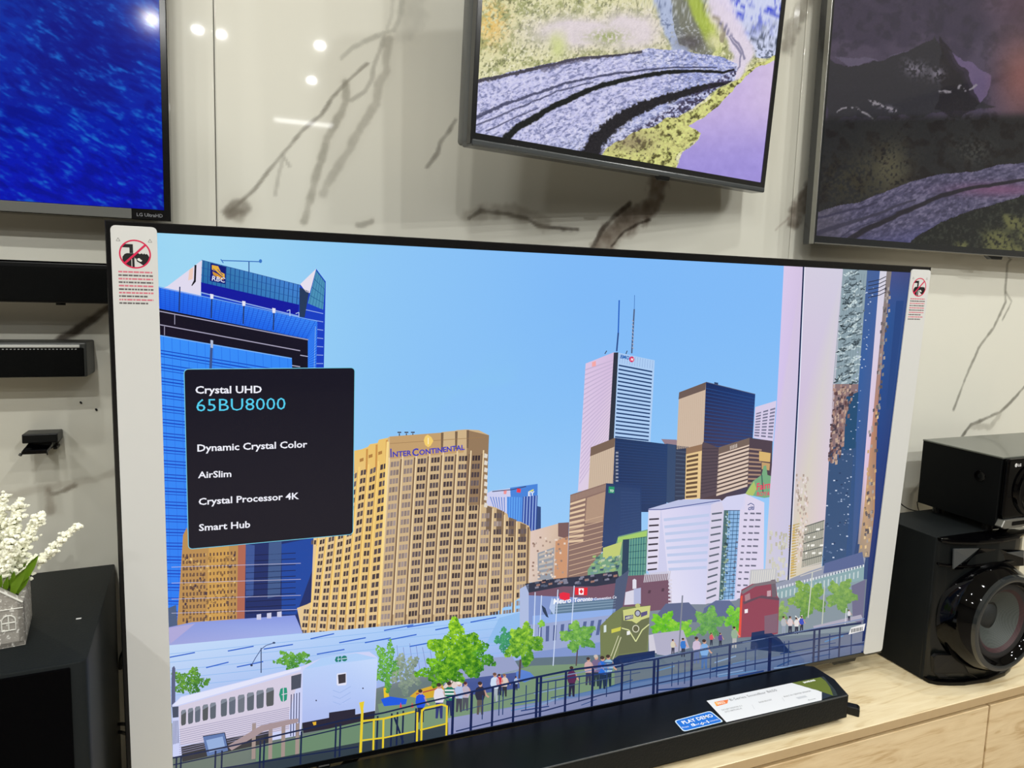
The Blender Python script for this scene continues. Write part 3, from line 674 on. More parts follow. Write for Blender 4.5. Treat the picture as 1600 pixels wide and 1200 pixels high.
S.px([(846, 945), (852, 950), (857, 965), (853, 963), (848, 955)], (40, 60, 90), 25)
# -- pale roof hall
S.px([(263, 1008), (465, 990), (650, 974), (796, 958), (832, 952), (832, 1040), (640, 1090), (262, 1130)], [(196, 220, 250), (186, 212, 250), (170, 206, 250), (166, 206, 250), (160, 200, 250), (150, 170, 230), (150, 176, 236), (170, 190, 240)], 16)
S.px([(263, 980), (300, 972), (461, 961), (473, 989), (264, 1008)], [(150, 152, 216), (140, 156, 224), (134, 152, 228), (160, 176, 236), (160, 166, 222)], 17)
S.px([(263, 981), (305, 974), (266, 1006)], (176, 170, 218), 18)
for x, y in ((405, 963), (421, 961), (437, 959)): S.px([(x-4, y-3), (x+3, y-4), (x+3, y+5), (x-4, y+5)], (206, 206, 232), 18)
for k, (x, y) in enumerate([(264, 1027), (356, 1017), (485, 998), (322, 1043), (412, 1014), (530, 1004), (600, 985), (636, 980), (570, 1004), (495, 1022), (370, 1042), (606, 1000), (680, 984), (735, 972), (640, 1010)]):
    S.line([(x, y), (x+random.uniform(34, 46), y-random.uniform(7, 9))], 1.8, (38, 96, 204), 18)
for k in range(7): S.line([(263, 1022+13*k), (800, 966+13*k)], .8, (140, 184, 238), 17)
S.px([(780, 965), (832, 952), (832, 1000), (760, 1005)], (146, 190, 240), 17)
for i in range(12): S.line([(610+10*i, 1005+3*(i%3)), (614+11*i, 1060)], .7, (120, 130, 190), 17)
# -- ground
S.px([(826, 950), (1380, 880), (1380, 1035), (826, 1110)], [(140, 150, 170), (120, 128, 140), (100, 116, 140), (112, 130, 140)], 15)
S.px([(1318, 790), (1372, 780), (1362, 905), (1300, 905)], (52, 76, 122), 20)
S.px([(266, 1130), (470, 1110), (640, 1060), (830, 1028), (1000, 1020), (1380, 985), (1370, 1030), (1000, 1110), (640, 1180), (264, 1250)], [(104, 120, 110), (110, 126, 118), (120, 130, 140), (96, 116, 130), (90, 110, 130), (120, 126, 150), (96, 110, 140), (40, 80, 140), (90, 110, 130), (110, 120, 112)], 22)
S.px([(590, 1100), (720, 1070), (830, 1040), (960, 1035), (960, 1080), (800, 1120), (600, 1150)], (122, 150, 120), 23)
S.px([(690, 1060), (735, 1030), (800, 1025), (812, 1045), (830, 1062), (700, 1080)], (150, 160, 200), 23); S.px([(700, 1064), (810, 1050), (812, 1075), (705, 1090)], (70, 88, 150), 24)
S.px([(545, 1130), (600, 1112), (600, 1170), (400, 1200), (400, 1170)], (110, 140, 112), 23)
S.px([(700, 1122), (850, 1095), (1000, 1062), (1360, 1000), (1360, 1014), (1000, 1095), (700, 1160)], [(150, 156, 196), (96, 130, 180), (46, 90, 150), (110, 120, 150), (104, 112, 140), (30, 76, 140), (140, 146, 190)], 24)
for k in range(26):
    x = random.uniform(720, 1300); y = 1128-(x-700)*.178+random.uniform(-22, 14); S.line([(x, y), (x+random.uniform(20, 60), y-random.uniform(4, 11))], random.uniform(1, 2.4), random.choice([(96, 140, 190), (30, 60, 120), (130, 160, 200), (26, 70, 130)]), 25)
# -- blue tarpaulin, yellow van, small things
S.px([(595, 1092), (610, 1088), (636, 1092), (634, 1100), (600, 1103)], (34, 92, 226), 26); S.px([(599, 1075), (605, 1073), (608, 1088), (600, 1090)], (232, 196, 40), 26)
S.px([(640, 1088), (652, 1078), (672, 1072), (690, 1066), (694, 1078), (684, 1088), (660, 1092)], (214, 172, 50), 26); S.line([(650, 1084), (690, 1074)], 2, (180, 80, 70), 27)
for x in (626, 644, 1210): S.px([(x-2, 1105), (x, 1097), (x+2, 1105)], (230, 60, 80), 27)
S.px([(806, 1050), (815, 1046), (828, 1050), (836, 1058), (820, 1066), (807, 1062)], (90, 130, 210), 26)
S.px([(690, 1075), (700, 1064), (722, 1058), (722, 1075)], (226, 210, 206), 25)
# -- commuter coach
S.px([(269, 1101), (283, 1088), (470, 1041), (502, 1028), (556, 1019), (577, 1018), (590, 1027), (586, 1112), (472, 1130), (470, 1148), (290, 1182), (270, 1182)], (206, 212, 248), 30)
S.px([(283, 1089), (470, 1042), (470, 1046), (276, 1102), (270, 1102)], (228, 230, 252), 31)
S.px([(279, 1103), (470, 1049), (452, 1112), (452, 1140), (282, 1164)], (214, 206, 226), 31)
S.px([(473, 1047), (515, 1036), (590, 1027), (585, 1110), (472, 1129)], [(186, 208, 250), (188, 210, 252), (200, 220, 254), (176, 196, 246), (176, 190, 240)], 31)
S.px([(502, 1028), (556, 1020), (590, 1028), (516, 1038), (473, 1046)], (176, 208, 250), 32)
xs_ = [287, 298, 309, 321, 333, 350, 363, 377, 391.5, 406.5, 422]
for i, x in enumerate(xs_):
    t = (x-287)/135; a = 4.0+2.0*t; t0 = 1109-t*33+0; b0 = 1133-t*30
    if i >= 5: t0 -= 1.5; b0 -= 0
    S.px([(x-a+1.5, t0), (x+a-1, t0-1), (x+a, t0+3), (x+a-.5, b0-3), (x+a-2, b0-1), (x-a+1, b0+.5), (x-a, b0-3), (x-a, t0+3)], random.choice([(98, 106, 122), (110, 116, 128), (92, 100, 112), (84, 88, 92)]), 33)
    S.px([(x-a+1.5, t0), (x+a-1, t0-1), (x+a, t0+3), (x-a, t0+8)], (128, 136, 150), 34)
for k in range(12): S.line([(280, 1140+k*3.4), (452, 1105+k*2.9)], .8, (150, 146, 180), 33)
S.px([(269, 1104), (279, 1103), (279, 1120), (270, 1121)], (70, 78, 100), 33); S.cols([(270, 1126), (279, 1125), (280, 1160), (270, 1163)], 4, .4, (74, 84, 120), 33)
S.px([(283, 1166), (340, 1156), (420, 1142), (420, 1160), (285, 1190)], (54, 54, 60), 32)
S.px([(455, 1056), (471, 1052), (470, 1074), (455, 1078)], (72, 78, 96), 33); S.cols([(453, 1085), (470, 1081), (469, 1150), (452, 1150)], 4, .35, (64, 70, 110), 33)
for x, y in ((443, 1083),):
    S.px([(x-7, y+2), (x-5, y-7), (x-1, y-9), (x-1, y+13), (x-4, y+12)], (34, 150, 120), 34); S.px([(x+.5, y-9), (x+5, y-9), (x+6, y), (x+5, y+10), (x+.5, y+13)], (34, 150, 120), 34); S.line([(x-3, y+2), (x+6, y)], 1.2, (220, 214, 232), 35)
for x, y in ((532, 1029),):
    S.px([(x-9, y+2), (x-7, y-3), (x-4, y-4), (x-4, y+5), (x-7, y+5)], (20, 124, 110), 35); S.px([(x-3, y-4), (x+1, y-4.5), (x+1, y+4), (x-3, y+5)], (20, 124, 110), 35); S.ell((x+6, y-.6), 4.6, 4.6, (20, 124, 110), 35); S.line([(x+1, y+.3), (x+11, y-1.2)], 1, (220, 235, 250), 36); S.line([(x-5, y+.8), (x, y+.2)], 1, (220, 235, 250), 36)
S.px([(527, 1052), (541, 1050), (541.5, 1068), (540, 1070), (528, 1071), (526, 1069), (526, 1054)], (226, 228, 248), 33); S.px([(528, 1054), (540, 1052), (540, 1066), (529, 1068)], (56, 52, 62), 34)
for k in range(3): S.line([(520, 1078+k*9), (531, 1082+k*9), (548, 1072+k*9)], 1, (160, 184, 236), 34)
for x in (494, 567): S.ell((x, 1094 if x < 500 else 1075), 1.2, 1.2, (60, 60, 90), 34)
S.px([(472, 1129), (514, 1121), (514, 1113), (555, 1107), (555, 1116), (586, 1110), (585, 1122), (514, 1138), (474, 1145)], (44, 40, 56), 33); S.px([(488, 1128), (494, 1127), (494, 1132), (490, 1133)], (230, 180, 50), 34)
S.px([(355, 1165), (408, 1133), (450, 1124), (466, 1122), (466, 1128), (412, 1142), (362, 1172)], (168, 148, 152), 34)
for x in (394, 420, 440, 462): S.px([(x, 1130), (x+6, 1129), (x+5, 1185), (x-1, 1186)], (164, 146, 140), 33)
for y in (1100, 1120): pass
# info board
S.px([(317, 1150), (351, 1144), (357, 1172), (324, 1181)], (96, 122, 176), 38); S.px([(322, 1156), (348, 1150), (352, 1168), (327, 1175)], (150, 176, 222), 39); S.line([(317, 1150), (351, 1144), (357, 1172)], 1.2, (30, 34, 60), 40)
# -- lamp posts
S.line([(408, 1051), (408, 1012)], 1.6, (60, 74, 110), 29); S.line([(408, 1014), (416, 1008), (429, 1004)], 1.2, (70, 90, 140), 29); S.line([(408, 1014), (399, 1028), (393, 1039)], 1.2, (70, 90, 140), 29); S.ell((393, 1039), 2, 1.8, (40, 50, 80), 30); S.ell((428, 1004), 2.4, 1.6, (60, 80, 120), 30)
S.px([(268, 1060), (269, 1043), (272, 1040), (274, 1044), (274, 1100), (268, 1105)], (90, 96, 130), 29)
# -- trees: many small leaves
def tree(c, rx, ry, n, lo, hi, L=28, top=None, sz=(1.1, 2.6)):
    n = int(n*2.3)
    for i in range(n):
        while True:
            a, b = random.uniform(-1, 1), random.uniform(-1, 1); r = math.hypot(a, b)
            lob = .80+.22*math.sin(5*math.atan2(b, a)+c[0])+.10*math.sin(11*math.atan2(b, a)+c[1])
            if top: a2 = a/(max(.15, min(1, (b+1.15)/top)))
            else: a2 = a
            if math.hypot(a2, b) < lob: break
        x = c[0]+a*rx; y = c[1]+b*ry
        k = .5+.5*math.sin(x*.33+2*math.sin(y*.21))*math.sin(y*.37+1.3*math.sin(x*.17)); t = min(1, max(0, .62*k+.5*random.random()-.25*b-.15*a-.08)); lo = lo
        col = np.array(lo)*(1-t)+np.array(hi)*t; s = random.uniform(*sz); th = random.uniform(0, 3.14)
        P = [(x+s*math.cos(th+j*1.257)*(1 if j % 2 else .7), y+s*.8*math.sin(th+j*1.257)) for j in range(5)]
        S.px(P, col, L+(i % 3))
def trunk(x, y0, y1, wd, col=(84, 70, 76)): S.line([(x, y0), (x-2, y1)], wd, col, 27)
tree((297, 1066), 31, 24, 260, (52, 110, 44), (120, 176, 60), 26); tree((458, 1031), 32, 15, 190, (58, 128, 50), (126, 190, 70), 26)
tree((604, 1040), 20, 42, 260, (70, 140, 60), (130, 200, 70), 27); tree((634, 1052), 24, 34, 200, (110, 130, 120), (160, 176, 150), 27, sz=(1.4, 3))
tree((690, 1050), 42, 24, 480, (36, 100, 26), (140, 210, 36), 31); tree((742, 1028), 32, 30, 420, (30, 96, 34), (120, 200, 46), 31); tree((714, 1014), 46, 54, 1400, (40, 112, 16), (176, 228, 48), 32, top=1.0)
for x in (700, 704, 716): S.line([(x, 1050), (703, 1072)], 1.4, (120, 110, 90), 30)
tree((790, 1000), 18, 20, 160, (40, 130, 100), (80, 170, 110), 30); tree((818, 1003), 31, 38, 800, (52, 120, 34), (178, 226, 66), 32, top=1.0); tree((846, 974), 5, 5, 24, (100, 170, 60), (160, 214, 80), 32)
trunk(813, 1030, 1060, 3); tree((903, 994), 29, 25, 460, (74, 140, 60), (146, 200, 90), 30)
trunk(902, 1015, 1040, 2)
tree((1038, 975), 24, 20, 330, (80, 170, 40), (140, 214, 50), 30); tree((1062, 985), 26, 18, 300, (90, 176, 60), (160, 214, 70), 30); tree((1108, 972), 24, 26, 360, (80, 140, 80), (130, 190, 90), 29); tree((1150, 966), 20, 22, 260, (86, 170, 50), (140, 210, 70), 29)
# -- olive locomotive
S.px([(937, 978), (957, 958), (972, 948), (1015, 946), (1012, 1018), (962, 1030), (938, 1030)], (116, 126, 82), 34)
S.px([(972, 955), (1015, 945), (1010, 1016), (966, 1022)], (106, 112, 80), 35)
S.px([(973, 953), (1000, 948), (1016, 946), (1014, 964), (1002, 968), (994, 974), (987, 970), (974, 969)], (206, 210, 134), 36)
S.px([(976, 962), (989, 960), (989, 966), (976, 969)], (70, 66, 120), 37); S.px([(1001, 957), (1011, 954), (1011, 960), (1001, 964)], (90, 84, 130), 37)
S.text('4803', (977, 967.5), (988, 965), (216, 216, 200), 38, .02); S.ell((996, 958), 5, 5.6, (80, 76, 84), 37); S.ell((996, 958), 3.4, 4, (176, 180, 200), 38); S.ell((996, 946), 4, 3.4, (190, 194, 124), 37); S.ell((993, 982), 5.6, 6, (214, 214, 190), 36); S.ell((993, 982), 4.2, 4.6, (96, 96, 72), 37)
S.line([(971, 981), (982, 984), (993, 1002)], 1.7, (216, 222, 160), 37); S.line([(1014, 975), (1003, 984), (993, 1002)], 1.7, (216, 222, 160), 37); S.line([(970, 995), (957, 1030)], 1.4, (206, 206, 170), 38); S.line([(966, 993), (954, 1025)], 1.2, (206, 206, 170), 38)
S.px([(979, 986), (984, 985), (984, 991), (979, 992)], (240, 240, 240), 38); S.px([(955, 983), (970, 979), (969, 985), (955, 989)], (206, 204, 80), 36); S.px([(943, 977), (947, 976), (947, 987), (943, 988)], (214, 226, 226), 36)
S.px([(966, 1024), (1023, 1016), (1023, 1028), (960, 1044), (957, 1030)], (18, 42, 90), 35)
S.px([(977, 925), (1001, 918), (1001, 943), (975, 945)], (218, 216, 232), 33); S.px([(990, 920), (1001, 918), (1001, 943), (990, 944)], (180, 186, 220), 34); S.px([(988, 906), (991, 904), (994, 906), (994, 919), (988, 920)], (226, 224, 238), 33)
S.px([(1020, 990), (1067, 984), (1077, 1012), (1040, 1024), (1026, 1022)], (178, 176, 200), 34); S.line([(1066, 930), (1060, 1022)], 2.2, (130, 134, 150), 36); S.px([(1013, 992), (1024, 990), (1026, 1020), (1014, 1020)], (210, 206, 220), 33)
# -- mirrored glass tower at the right
S.px([(1225, 405), (1255, 405), (1246, 640), (1231, 905), (1194, 912), (1203, 760), (1213, 640)], [(222, 204, 236), (214, 198, 228), (206, 184, 226), (200, 200, 226), (206, 206, 216), (214, 202, 226), (212, 196, 238)], 22)
S.px([(1257, 405), (1318, 405), (1302, 640), (1290, 812), (1282, 900), (1232, 905), (1247, 640)], [(214, 208, 226), (212, 208, 226), (206, 196, 226), (220, 202, 216), (206, 200, 190), (220, 210, 180), (210, 194, 222)], 22)
S.line([(1255.5, 405), (1247, 600), (1231, 906)], 2.4, (22, 38, 76), 40)
S.line([(1257.5, 405), (1249, 600), (1233, 906)], 1.2, (236, 236, 250), 39)
for k in range(18):
    y = 822+4.6*k; S.line([(1234-k*.2, y), (1242-k*.1, y-1)], 2.2, (214, 180, 100), 24)
for k in range(20):
    y = 820+4.2*k; S.line([(1232, y+2), (1249-k*.3, y-2)], 1.6, (190, 166, 112), 24)
for i in range(160):
    x = random.uniform(1243, 1262); y = random.uniform(740, 885); 
    if x < 1262-(y-740)*.02: S.px([(x, y), (x+2.5, y), (x+2.2, y+4), (x, y+4)], random.choice([(196, 180, 170), (232, 220, 222), (170, 152, 140), (226, 204, 190)]), 24)
q = [(1257, 822), (1288, 812), (1284, 880), (1252, 888)]; S.px(q, (150, 150, 140), 24); S.cols(q, 11, .3, (200, 196, 180), 25); S.rows(q, 5, .12, (96, 100, 96), 26)
for i in range(18):
    x = random.uniform(1255, 1286); y = random.choice([826, 838, 851, 863]); S.px([(x, y), (x+3, y-1), (x+3, y+2), (x, y+3)], (246, 244, 236), 27)
for i in range(60):
    x = random.uniform(1200, 1230); y = random.uniform(828, 905); S.px([(x, y), (x+3, y), (x+3, y+6), (x, y+6)], random.choice([(206, 204, 190), (190, 186, 168), (216, 214, 204)]), 24)
q = [(1318, 405), (1356, 405), (1342, 600), (1301, 600)]
S.px(q, (142, 162, 172), 22); S.px([(1301, 600), (1342, 600), (1338, 700), (1296, 720)], (140, 116, 118), 22); S.px([(1296, 700), (1338, 690), (1330, 890), (1284, 890)], (56, 84, 124), 23)
S.px([(1322, 620), (1341, 612), (1336, 700), (1318, 704)], (36, 78, 116), 24)
for i in range(210):
    t = random.random()**1.0; y = 425+175*t; xl = 1317-(y-420)*.09; xr = 1356-(y-420)*.078; x = random.uniform(xl, xr-9)
    a = random.uniform(4, 11); S.line([(x, y), (x+a*.5, y-random.uniform(-3, 3)), (min(xr, x+a), y-random.uniform(0, 5))], random.uniform(1.1, 2.6), random.choice([(40, 52, 58), (70, 84, 92), (190, 206, 212), (206, 222, 224), (100, 116, 124)]), 24)
S.cols([(1322, 425), (1352, 428), (1340, 590), (1306, 590)], 8, .10, (110, 130, 140), 25)
for i in range(230):
    y = random.uniform(600, 720); xl = 1301-(y-600)*.07; x = random.uniform(xl, xl+32-(y-600)*.12)
    a = random.uniform(2, 6); S.px([(x, y), (x+a*.7, y-1), (x+a*.6, y+a), (x, y+a*1.1)], random.choice([(92, 66, 70), (176, 140, 128), (130, 100, 100), (70, 62, 74), (196, 168, 150)]), 25)
S.px([(1356, 405), (1376, 405), (1373, 440), (1352, 760), (1330, 890), (1320, 890), (1341, 600)], [(72, 98, 150), (70, 96, 148), (62, 96, 160), (50, 88, 150), (66, 90, 136), (60, 88, 140), (52, 94, 158)], 23)
for i in range(70):
    y = random.uniform(440, 880); x = 1354-(y-430)*.105+random.uniform(-2, 14)-(y-430)*.01; s = random.uniform(.8, 1.7)
    S.px([(x, y), (x+s*1.5, y), (x+s*1.5, y+s), (x, y+s)], (186, 200, 226), 25)
for i in range(46):
    y = 700+190*random.random(); x = random.uniform(1292, 1330)-(y-700)*.05; S.px([(x, y), (x+3, y), (x+3, y+2), (x, y+2)], random.choice([(200, 210, 230), (100, 124, 160), (40, 60, 96), (84, 104, 144)]), 25)
S.px([(1376, 405), (1387, 405), (1360, 690), (1350, 800), (1348, 850), (1340, 850), (1352, 700)], [(214, 214, 228), (214, 214, 228), (222, 196, 220), (216, 190, 206), (190, 170, 160), (150, 140, 140), (226, 200, 226)], 24)
S.px([(1387, 405), (1395, 405), (1384, 500), (1371, 640), (1366, 800), (1358, 870), (1340, 872), (1350, 790), (1360, 690), (1372, 560)], [(132, 124, 122), (130, 124, 122), (150, 132, 128), (170, 120, 100), (190, 140, 90), (170, 150, 130), (150, 140, 130), (200, 160, 120), (196, 140, 120), (140, 120, 120)], 25)
for i in range(120):
    y = random.uniform(440, 870); x = 1388-(y-430)*.098+random.uniform(-5, 5) if y < 660 else 1366-(y-660)*.07+random.uniform(-9, 6)
    S.px([(x, y), (x+3, y-1), (x+3, y+4), (x, y+5)], random.choice([(110, 100, 100), (170, 160, 156), (206, 170, 120) if y > 640 else (150, 146, 144), (90, 84, 90), (226, 196, 150) if y > 640 else (130, 126, 126)]), 26)
S.px([(1395, 405), (1440, 405), (1440, 500), (1360, 1020), (1345, 1020), (1357, 870), (1366, 800), (1371, 640), (1384, 500)], [(78, 80, 132), (66, 72, 120), (50, 68, 116), (28, 44, 96), (28, 44, 96), (34, 52, 108), (36, 56, 120), (22, 66, 136), (38, 84, 150)], 23)
S.px([(1400, 470), (1412, 470), (1392, 640), (1384, 640)], (36, 70, 130), 24)
for k in range(5): S.line([(1356, 441+6*k), (1374, 437+6*k), (1384, 432+6*k)], 1.2, (40, 44, 60), 27)
# -- raised walkway with a row of lights, trees and people beneath it
S.px([(1210, 912), (1232, 905), (1285, 884), (1345, 868), (1352, 872), (1350, 882), (1212, 922)], (150, 156, 176), 28)
S.px([(1288, 880), (1347, 862), (1350, 882), (1286, 896)], (90, 104, 150), 29)
S.px([(1212, 922), (1350, 884), (1348, 925), (1212, 935)], (140, 170, 176), 28)
for k in range(30): x = 1214+k*4.6; y = 919-k*1.2; S.px([(x, y-2), (x+2.6, y-2.6), (x+2.4, y+1.6), (x, y+2)], (216, 222, 228), 30)
for k in range(20): x = 1214+k*6.6; y = 928-k*1.75; S.px([(x, y-2), (x+2, y-2.6), (x+1.4, y+8), (x-.4, y+8)], (200, 214, 214), 29)
for k in range(4): S.line([(1250, 888+k*4-0), (1284, 878+k*3.6)], 1.3, (210, 204, 196), 30)
S.px([(1212, 935), (1352, 905), (1345, 985), (1212, 995)], (136, 150, 160), 28)
S.px([(1330, 915), (1352, 905), (1347, 975), (1332, 970)], (112, 110, 140), 30)
tree((1262, 936), 31, 30, 620, (92, 138, 70), (150, 186, 86), 31); tree((1314, 930), 25, 27, 460, (100, 144, 80), (150, 186, 94), 31); tree((1222, 955), 10, 16, 90, (110, 150, 90), (160, 190, 110), 31)
S.line([(1269, 893), (1262, 965)], 1.6, (206, 210, 196), 36); S.line([(1288, 915), (1284, 975)], 1.6, (200, 204, 190), 36); S.line([(1322, 950), (1320, 975)], 1.2, (220, 220, 230), 36)
S.line([(1242, 962), (1252, 972)], 1.6, (240, 240, 236), 38); S.line([(1253, 961), (1243, 973)], 1.6, (240, 240, 236), 38)
S.px([(1270, 978), (1345, 960), (1348, 968), (1272, 984)], (176, 172, 190), 33)
S.px([(1196, 905), (1212, 888), (1212, 930), (1200, 925)], (190, 192, 196), 23)
for k in range(11): S.line([(1176+k*3.4, 892-k*.3), (1174+k*3.4, 912-k*.5)], 1.4, (222, 220, 214), 27)
S.px([(1172, 890), (1214, 888), (1212, 915), (1170, 916)], (196, 196, 200), 26)
# -- red caboose
S.px([(1158, 921), (1175, 912), (1211, 908), (1214, 930), (1217, 936), (1215, 990), (1200, 993), (1154, 996), (1156, 932)], (146, 68, 88), 34)
S.px([(1157, 931), (1160, 930), (1157, 995), (1153, 996)], (232, 84, 66), 36)
S.px([(1157, 924), (1178, 912), (1211, 906), (1213, 911), (1180, 916), (1160, 928)], (126, 116, 124), 36); S.px([(1204, 906), (1211, 905), (1213, 932), (1206, 933)], (110, 98, 110), 35)
S.px([(1160, 940), (1190, 930), (1217, 934), (1217, 938), (1186, 934), (1162, 944)], (100, 74, 90), 37); S.px([(1163, 952), (1168, 951), (1168, 957), (1163, 958)], (246, 240, 244), 38); S.px([(1163, 930), (1171, 926), (1172, 936), (1164, 940)], (170, 130, 140), 37); S.px([(1198, 923), (1204, 922), (1204, 931), (1198, 932)], (196, 160, 170), 37)
S.px([(1174, 988), (1198, 984), (1218, 998), (1236, 1020), (1172, 1014)], (24, 46, 92), 35)
S.px([(1194, 962), (1215, 958), (1214, 988), (1194, 990)], (130, 98, 116), 36)
# -- people
def person(x, y, h, top, leg=(40, 46, 70), hair=(60, 46, 44), skin=(206, 160, 140), L=40, stripes=None):
    w_ = h*.13
    S.px([(x-w_*.7, y-h*.46), (x+w_*.8, y-h*.46), (x+w_*.7, y), (x+w_*.2, y), (x, y-h*.3), (x-w_*.3, y), (x-w_*.8, y)], leg, L)
    S.px([(x-w_, y-h*.78), (x-w_*.4, y-h*.84), (x+w_*.5, y-h*.84), (x+w_, y-h*.78), (x+w_*1.2, y-h*.6), (x+w_*.8, y-h*.44), (x-w_*.8, y-h*.44), (x-w_*1.2, y-h*.6)], top, L+1)
    S.line([(x+w_*.9, y-h*.76), (x+w_*1.4, y-h*.58), (x+w_*2.0, y-h*.52)], h*.05, skin, L+1)
    if stripes:
        for k in range(3): S.px([(x-w_*1.05, y-h*(.76-k*.1)), (x+w_*1.05, y-h*(.76-k*.1)), (x+w_*1.05, y-h*(.715-k*.1)), (x-w_*1.05, y-h*(.715-k*.1))], stripes, L+2)
    S.ell((x+.3, y-h*.905), h*.06, h*.078, skin, L+2, 10); S.ell((x-.5, y-h*.94), h*.066, h*.055, hair, L+3, 10)
person(657, 1128, 52, (36, 84, 226)); person(686, 1122, 56, (226, 222, 236), (52, 60, 120)); person(702, 1118, 54, (30, 120, 96), (40, 50, 90), stripes=(232, 240, 240)); person(717, 1112, 48, (176, 196, 232), (70, 70, 84), hair=(236, 228, 220)); person(727, 1110, 46, (190, 180, 200), (80, 84, 96), hair=(80, 40, 50))
person(750, 1116, 52, (46, 46, 66), (96, 88, 84)); person(773, 1096, 46, (206, 222, 244), (170, 180, 190), hair=(110, 80, 70)); person(780, 1086, 34, (200, 40, 60)); person(788, 1088, 36, (220, 206, 196), (50, 50, 60), hair=(140, 100, 80)); person(806, 1078, 22, (170, 190, 220))
person(919, 1070, 44, (206, 170, 170), (60, 60, 84)); person(931, 1072, 50, (120, 104, 140), (40, 56, 70), hair=(200, 190, 180)); person(941, 1076, 52, (40, 110, 214), (30, 50, 80)); person(950, 1072, 50, (150, 190, 220), (30, 50, 70), stripes=(60, 100, 150)); person(893, 1088, 48, (90, 40, 80), (40, 40, 66))
person(1051, 1022, 24, (214, 206, 186), (60, 60, 80)); person(1067, 1026, 30, (50, 120, 206)); person(1088, 1036, 42, (206, 190, 214), (90, 110, 160)); person(1100, 1044, 46, (124, 172, 226), (70, 110, 170)); person(1125, 1010, 22, (90, 70, 140)); person(1147, 1012, 34, (150, 176, 150), (180, 180, 180)); person(1111, 1008, 20, (210, 90, 100))
person(1224, 990, 28, (180, 184, 190), (150, 160, 180)); person(1234, 990, 28, (220, 206, 210)); person(1244, 990, 26, (230, 226, 226)); person(1252, 986, 24, (60, 80, 190)); person(1326, 970, 18, (220, 220, 226))
# -- railings along the bottom
RC = (26, 38, 74)
def rail(pts, wd, col=RC, L=46): S.line(pts, wd, col, L)
rail([(268, 1184), (360, 1165), (470, 1140), (530, 1126), (600, 1113), (660, 1098), (712, 1086)], 2.6); rail([(268, 1195), (470, 1152), (600, 1122), (688, 1104)], 2.0)
rail([(270, 1212), (470, 1180), (560, 1166)], 2)
for x, y in ((276, 1183), (283, 1182), (337, 1172), (347, 1172), (407, 1157), (413, 1156), (471, 1142), (525, 1131), (532, 1130), (590, 1118), (612, 1114), (621, 1112), (630, 1110), (650, 1106)): S.line([(x, y), (x-2, y+60)], 2.8, RC, 46)
rail([(708, 1087), (840, 1057), (900, 1045), (1020, 1030), (1100, 1014), (1160, 1003), (1240, 988), (1345, 973)], 3.2, (24, 40, 84)); rail([(840, 1067), (900, 1057), (1020, 1042), (1350, 985)], 2.2, (40, 60, 110)); rail([(845, 1062), (1030, 1026), (1190, 998), (1350, 966)], 1.6, (120, 140, 180))
rail([(712, 1142), (800, 1120), (850, 1110), (940, 1085), (1110, 1050), (1350, 1004)], 2, (34, 50, 96)); rail([(720, 1110), (850, 1078), (1000, 1050)], 1.2, (60, 80, 120))
for x, t in ((708, 4), (737, 4), (770, 3.6), (803, 3.6), (839, 4), (845, 4), (884, 3.6), (926, 3.6), (972, 3.6), (1022, 4.2), (1028, 3.4), (1081, 3.6), (1140, 3.6), (1203, 5), (1272, 3.4), (1280, 3), (1312, 2.6)):
    y = float(np.interp(x, [708, 840, 1020, 1160, 1350], [1086, 1056, 1030, 1003, 972])); yb = float(np.interp(x, [708, 840, 1020, 1200, 1350], [1152, 1122, 1092, 1050, 1018]))
    S.line([(x, y), (x-2, yb)], t, (20, 34, 80) if x < 1210 else (44, 54, 90), 47)
for x in (754, 780, 786, 822, 856, 868, 905, 948, 985, 1050, 1060, 1070, 1110, 1120, 1165, 1180, 1225, 1232, 1296, 1330):
    y = float(np.interp(x, [708, 840, 1020, 1160, 1350], [1096, 1066, 1040, 1012, 982])); S.line([(x, y), (x-1, y+38)], 1.6, (40, 62, 110), 45)
YC = (232, 206, 48)
S.px([(561, 1097), (569, 1095), (567, 1110), (564, 1113)], YC, 50); S.line([(566, 1108), (563, 1178)], 4, YC, 50)
S.line([(566, 1126), (600, 1122), (648, 1111)], 3, YC, 50); S.line([(566, 1156), (600, 1152), (648, 1142)], 2.4, YC, 50)
for x, y in ((584, 1124), (599, 1122), (652, 1112), (659, 1108), (698, 1102)): S.line([(x, y), (x-1, y+50)], 3, YC, 50)
S.line([(659, 1110), (663, 1106), (690, 1100), (698, 1103)], 3, YC, 51); S.line([(656, 1140), (697, 1130)], 2.4, YC, 50)
S.line([(616, 1120), (630, 1160)], 3, RC, 47)
S.px([(270, 1214), (600, 1152), (700, 1128), (700, 1160), (266, 1262)], (52, 64, 74), 44)
S.px([(1329, 980.5), (1351.5, 973.8), (1349, 985), (1325, 991)], (238, 236, 236), 54)
for k in range(12):
    x = 1330+k*1.55; S.line([(x, 982.2-k*.3), (x-.3, 988-k*.3)], .8 if k % 3 else 1.2, (70, 74, 80), 55)
